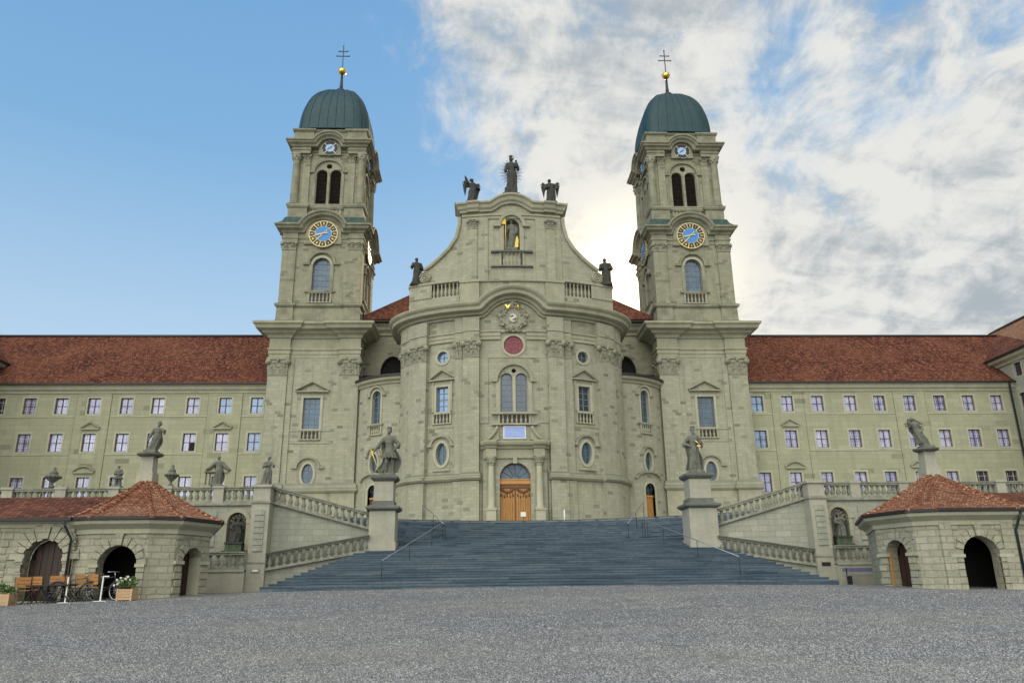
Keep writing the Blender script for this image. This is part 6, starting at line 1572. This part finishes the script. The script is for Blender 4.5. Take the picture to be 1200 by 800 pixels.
def cafe_chair(label, x, y, rz):
    z = gz(x, y)
    root = thing('cafe_chair', label, 'chair', (x, y, z), 'cafe chairs in front of the arcade'); root.rotation_euler = (0, 0, rz)
    def b(mb, n, mt): o = mb.build(n, mt, None); o.parent = root; return o
    st = MB()
    for i in range(4): st.box(-0.23, 0.23, -0.2+0.105*i, -0.2+0.105*i+0.085, 0.44, 0.465)
    b(st, 'seat', 'seat_orange')
    bk = MB()
    for i in range(3): bk.hexa([(-0.24, 0.22+0.018*i, 0.56+0.12*i), (0.24, 0.22+0.018*i, 0.56+0.12*i), (0.24, 0.245+0.018*i, 0.56+0.12*i), (-0.24, 0.245+0.018*i, 0.56+0.12*i)], [(-0.24, 0.235+0.018*i, 0.665+0.12*i), (0.24, 0.235+0.018*i, 0.665+0.12*i), (0.24, 0.26+0.018*i, 0.665+0.12*i), (-0.24, 0.26+0.018*i, 0.665+0.12*i)])
    b(bk, 'backrest', 'seat_orange')
    for sx in (-1, 1):
        b(MB().tube([(sx*0.25, -0.24, 0), (sx*0.25, 0.20, 0.47), (sx*0.25, 0.29, 0.93)], 0.014, 6), 'leg', 'iron')
        b(MB().tube([(sx*0.235, 0.24, 0), (sx*0.235, -0.2, 0.44)], 0.014, 6), 'leg', 'iron')
    b(MB().tube([(-0.24, -0.15, 0.1), (0.24, -0.15, 0.1)], 0.01, 5), 'stretcher', 'iron')
cafe_chair('orange slatted cafe chair half hidden behind the planter with low green plants', -19.15, 29.55, math.pi+0.3)
cafe_chair('orange slatted cafe chair in the middle of the jagged arch', -18.62, 29.65, math.pi-0.2)
cafe_chair('orange slatted cafe chair right of the low table, by the rain pipe', -17.85, 29.4, math.pi+0.15)
cafe_chair('orange slatted cafe chair turned aside behind the left white stand', -17.55, 29.75, math.pi-0.6)
cafe_chair('orange slatted cafe chair against the pier, behind the bicycles', -17.1, 29.72, math.pi+0.1)
cafe_chair('orange slatted cafe chair at the left jamb of the dark pavilion arch', -16.6, 29.55, math.pi-0.25)
def cafe_table(label, x, y):
    z = gz(x, y); root = thing('cafe_table', label, 'table', (x, y, z), 'cafe tables in front of the arcade')
    def b(mb, n, mt): o = mb.build(n, mt, None); o.parent = root; return o
    t = MB()
    for i in range(6): t.box(-0.4+0.134*i, -0.4+0.134*i+0.125, -0.32, 0.32, 0.60, 0.63)
    b(t, 'tabletop', 'arcade_door')
    b(MB().box(-0.38, 0.38, -0.3, 0.3, 0.57, 0.6), 'frame', 'iron')
    for sx in (-1, 1):
        for sy in (-1, 1): b(MB().tube([(sx*0.12, sy*0.2, 0.58), (sx*0.2, sy*0.22, 0.3), (sx*0.36, sy*0.28, 0.12), (sx*0.46, sy*0.3, 0.0)], 0.018, 6), 'leg', 'iron')
cafe_table('low dark cafe table with curved iron feet in front of the jagged arch', -18.3, 29.1)
cafe_table('low dark cafe table between the rain pipe and the left white stand', -17.55, 29.05)
def stand(label, x, y):
    z = gz(x, y); root = thing('white_stand', label, 'stand', (x, y, z), 'white stands among the bicycles')
    def b(mb, n, mt): o = mb.build(n, mt, None); o.parent = root
    b(MB().box(-0.02, 0.02, -0.02, 0.02, 0.02, 0.86), 'post', 'white_paint'); b(MB().box(-0.22, 0.22, -0.08, 0.08, 0, 0.02), 'foot', 'white_paint')
    if 'flag' in label: b(MB().box(0.02, 0.2, -0.01, 0.01, 0.82, 0.86), 'arm', 'white_paint')
stand('slim white post on a flat foot in front of the dark bicycle', -17.28, 28.85)
stand('white post with a short flag arm before the bicycle wheel at the arch', -16.15, 29.0)
def bicycle(label, x, y, rz, col):
    z = gz(x, y); root = thing('bicycle', label, 'bicycle', (x, y, z), 'bicycles parked at the arcade'); root.rotation_euler = (0, 0, rz)
    def b(mb, n, mt, par=root): o = mb.build(n, mt, None); o.parent = par; return o
    for wx in (-0.52, 0.52):
        w = MB().tube([(wx+0.335*math.cos(a_*math.pi/12), 0, 0.345+0.335*math.sin(a_*math.pi/12)) for a_ in range(25)], 0.02, 6, caps=False)
        wo = b(w, 'wheel', 'rubber')
        b(MB().tube([(wx+0.31*math.cos(a_*math.pi/12), 0, 0.345+0.31*math.sin(a_*math.pi/12)) for a_ in range(25)], 0.012, 5, caps=False), 'rim', 'spoke' if col == 'black_paint' else 'iron', wo)
        sp_ = MB()
        for k in range(14): sp_.tube([(wx, 0.02*(-1)**k, 0.345), (wx+0.31*math.cos(k*math.pi/7), 0, 0.345+0.31*math.sin(k*math.pi/7))], 0.004, 3)
        sp_.tube([(wx, -0.05, 0.345), (wx, 0.05, 0.345)], 0.022, 6)
        b(sp_, 'spokes', 'spoke', wo)
    bb, seat, head, head2 = (-0.08, 0, 0.29), (-0.22, 0, 0.72), (0.38, 0, 0.82), (0.41, 0, 0.66)
    b(MB().tube([bb, seat], 0.017, 6).tube([seat, head], 0.017, 6).tube([bb, head2], 0.019, 6).tube([head, head2], 0.021, 6).tube([bb, (-0.52, 0.03, 0.345)], 0.012, 5).tube([seat, (-0.52, 0.03, 0.345)], 0.011, 5).tube([head2, (0.45, 0, 0.55), (0.52, 0.04, 0.345)], 0.014, 5), 'frame', col)
    b(MB().tube([(0.38, 0, 0.82), (0.35, 0, 0.96)], 0.014, 6).tube([(0.28, -0.27, 0.97), (0.36, -0.15, 0.98), (0.36, 0.15, 0.98), (0.28, 0.27, 0.97)], 0.013, 6), 'handlebar', 'spoke')
    b(MB().tube([seat, (-0.25, 0, 0.88)], 0.013, 6), 'seat_post', 'spoke')
    b(MB().hexa([(-0.38, -0.08, 0.88), (-0.12, -0.025, 0.9), (-0.12, 0.025, 0.9), (-0.38, 0.08, 0.88)], [(-0.38, -0.07, 0.94), (-0.12, -0.02, 0.93), (-0.12, 0.02, 0.93), (-0.38, 0.07, 0.94)]), 'saddle', 'black_paint')
    b(MB().tube([(bb[0]+0.09*math.cos(a_*math.pi/8), -0.04, bb[2]+0.09*math.sin(a_*math.pi/8)) for a_ in range(17)], 0.008, 4, caps=False).tube([bb, (-0.02, -0.07, 0.13)], 0.01, 5).box(-0.06, 0.02, -0.15, -0.06, 0.12, 0.14), 'crank', 'iron')
    b(MB().tube([(-0.52+0.37*math.cos(R(a_)), 0, 0.345+0.37*math.sin(R(a_))) for a_ in range(20, 181, 16)], 0.016, 4), 'mudguard', col)
bicycle('dark blue bicycle parked behind the slim white post', -17.2, 29.15, 0.25, 'bike_blue')
bicycle('black bicycle with a bright wheel in front of the dark pavilion arch', -16.2, 29.35, -0.35, 'black_paint')
# bench on the right
bx_, by_ = 15.85, 38.2; bz_ = gz(bx_, by_)
bn = thing('bench', 'long grey bench with a bluish backrest at the foot of the right terrace wall', 'bench', (bx_, by_, bz_))
s_ = MB()
for i in range(3): s_.box(bx_-1.08, bx_+1.08, by_-0.26+0.155*i, by_-0.26+0.155*i+0.14, bz_+0.42, bz_+0.455)
s_.build('seat', 'bench_grey', bn)
MB().box(bx_-1.02, bx_+1.1, by_+0.24, by_+0.27, bz_+0.62, bz_+0.80).build('backrest', 'bench_blue', bn)
for dx_ in (-0.85, 0.85):
    MB().box(bx_+dx_-0.03, bx_+dx_+0.03, by_-0.22, by_+0.2, bz_-0.02, bz_+0.42).build('leg', 'iron', bn)
    MB().box(bx_+dx_-0.02, bx_+dx_+0.02, by_+0.2, by_+0.24, bz_+0.3, bz_+0.8).build('back_support', 'iron', bn)
# a white post on the terrace, right of the doors
wp = thing('marker_post', 'slim white post standing on the terrace right of the church doors', 'post', (3.15, 56, T))
MB().tube([(3.15, 56, T), (3.15, 56, T+1.1)], 0.05, 8).build('shaft', 'white_paint', wp); MB().lathe([(0.14, 0), (0.14, 0.04), (0.05, 0.06)], (3.15, 56, T), 12).build('foot', 'iron', wp)
# the stones of the gravel, denser on screen where they are near
import numpy as np
rng = np.random.default_rng(4); NP = 300000
yy = 1.0/(1/33.0+(1/7.0-1/33.0)*rng.random(NP)); xx = CAM_X+yy*rng.uniform(-0.74, 0.78, NP)
keep = ~((np.abs(xx) < 11.4) & (yy > 32.3)) & ~((np.abs(xx) > 11.8) & (yy > 29.4)); xx = xx[keep]; yy = yy[keep]; n_ = len(xx)
rr = rng.uniform(0.007, 0.016, n_)*(0.75+0.022*yy); hh = rr*rng.uniform(0.4, 0.85, n_)
zz = np.array([gz(a, b) for a, b in zip(xx, yy)])
an = rng.uniform(0, 6.283, n_); V = np.empty((n_, 9, 3))
for q in range(4):
    k_ = rng.uniform(0.7, 1.2, n_); V[:, q, 0] = xx+rr*k_*np.cos(an+q*1.5708); V[:, q, 1] = yy+rr*k_*np.sin(an+q*1.5708); V[:, q, 2] = zz-0.006
    k_ = rng.uniform(0.45, 0.85, n_); V[:, 4+q, 0] = xx+rr*k_*np.cos(an+0.5+q*1.5708); V[:, 4+q, 1] = yy+rr*k_*np.sin(an+0.5+q*1.5708); V[:, 4+q, 2] = zz+hh*rng.uniform(0.6, 1.0, n_)
V[:, 8] = np.stack([xx, yy, zz+hh], 1)
tri = np.array([(0, 1, 4), (1, 5, 4), (1, 2, 5), (2, 6, 5), (2, 3, 6), (3, 7, 6), (3, 0, 7), (0, 4, 7), (4, 5, 8), (5, 6, 8), (6, 7, 8), (7, 4, 8)])
F_ = (np.arange(n_)[:, None, None]*9+tri[None]).reshape(-1)
me = bpy.data.meshes.new('loose_stones'); nf = len(F_)//3
me.vertices.add(n_*9); me.vertices.foreach_set('co', V.reshape(-1)); me.loops.add(len(F_)); me.loops.foreach_set('vertex_index', F_.astype(np.int32))
me.polygons.add(nf); me.polygons.foreach_set('loop_start', np.arange(0, len(F_), 3, dtype=np.int32)); me.update(calc_edges=True)
at_ = me.attributes.new('tone', 'FLOAT', 'POINT'); at_.data.foreach_set('value', np.repeat(rng.random(n_)**1.2, 9).astype(np.float32))
me.materials.append(M['pebble'])
go = bpy.data.objects.new('loose_stones', me); COL.objects.link(go); tag(go, 'grey gravel stones covering the square in front of the stairs', 'gravel', kind='stuff')
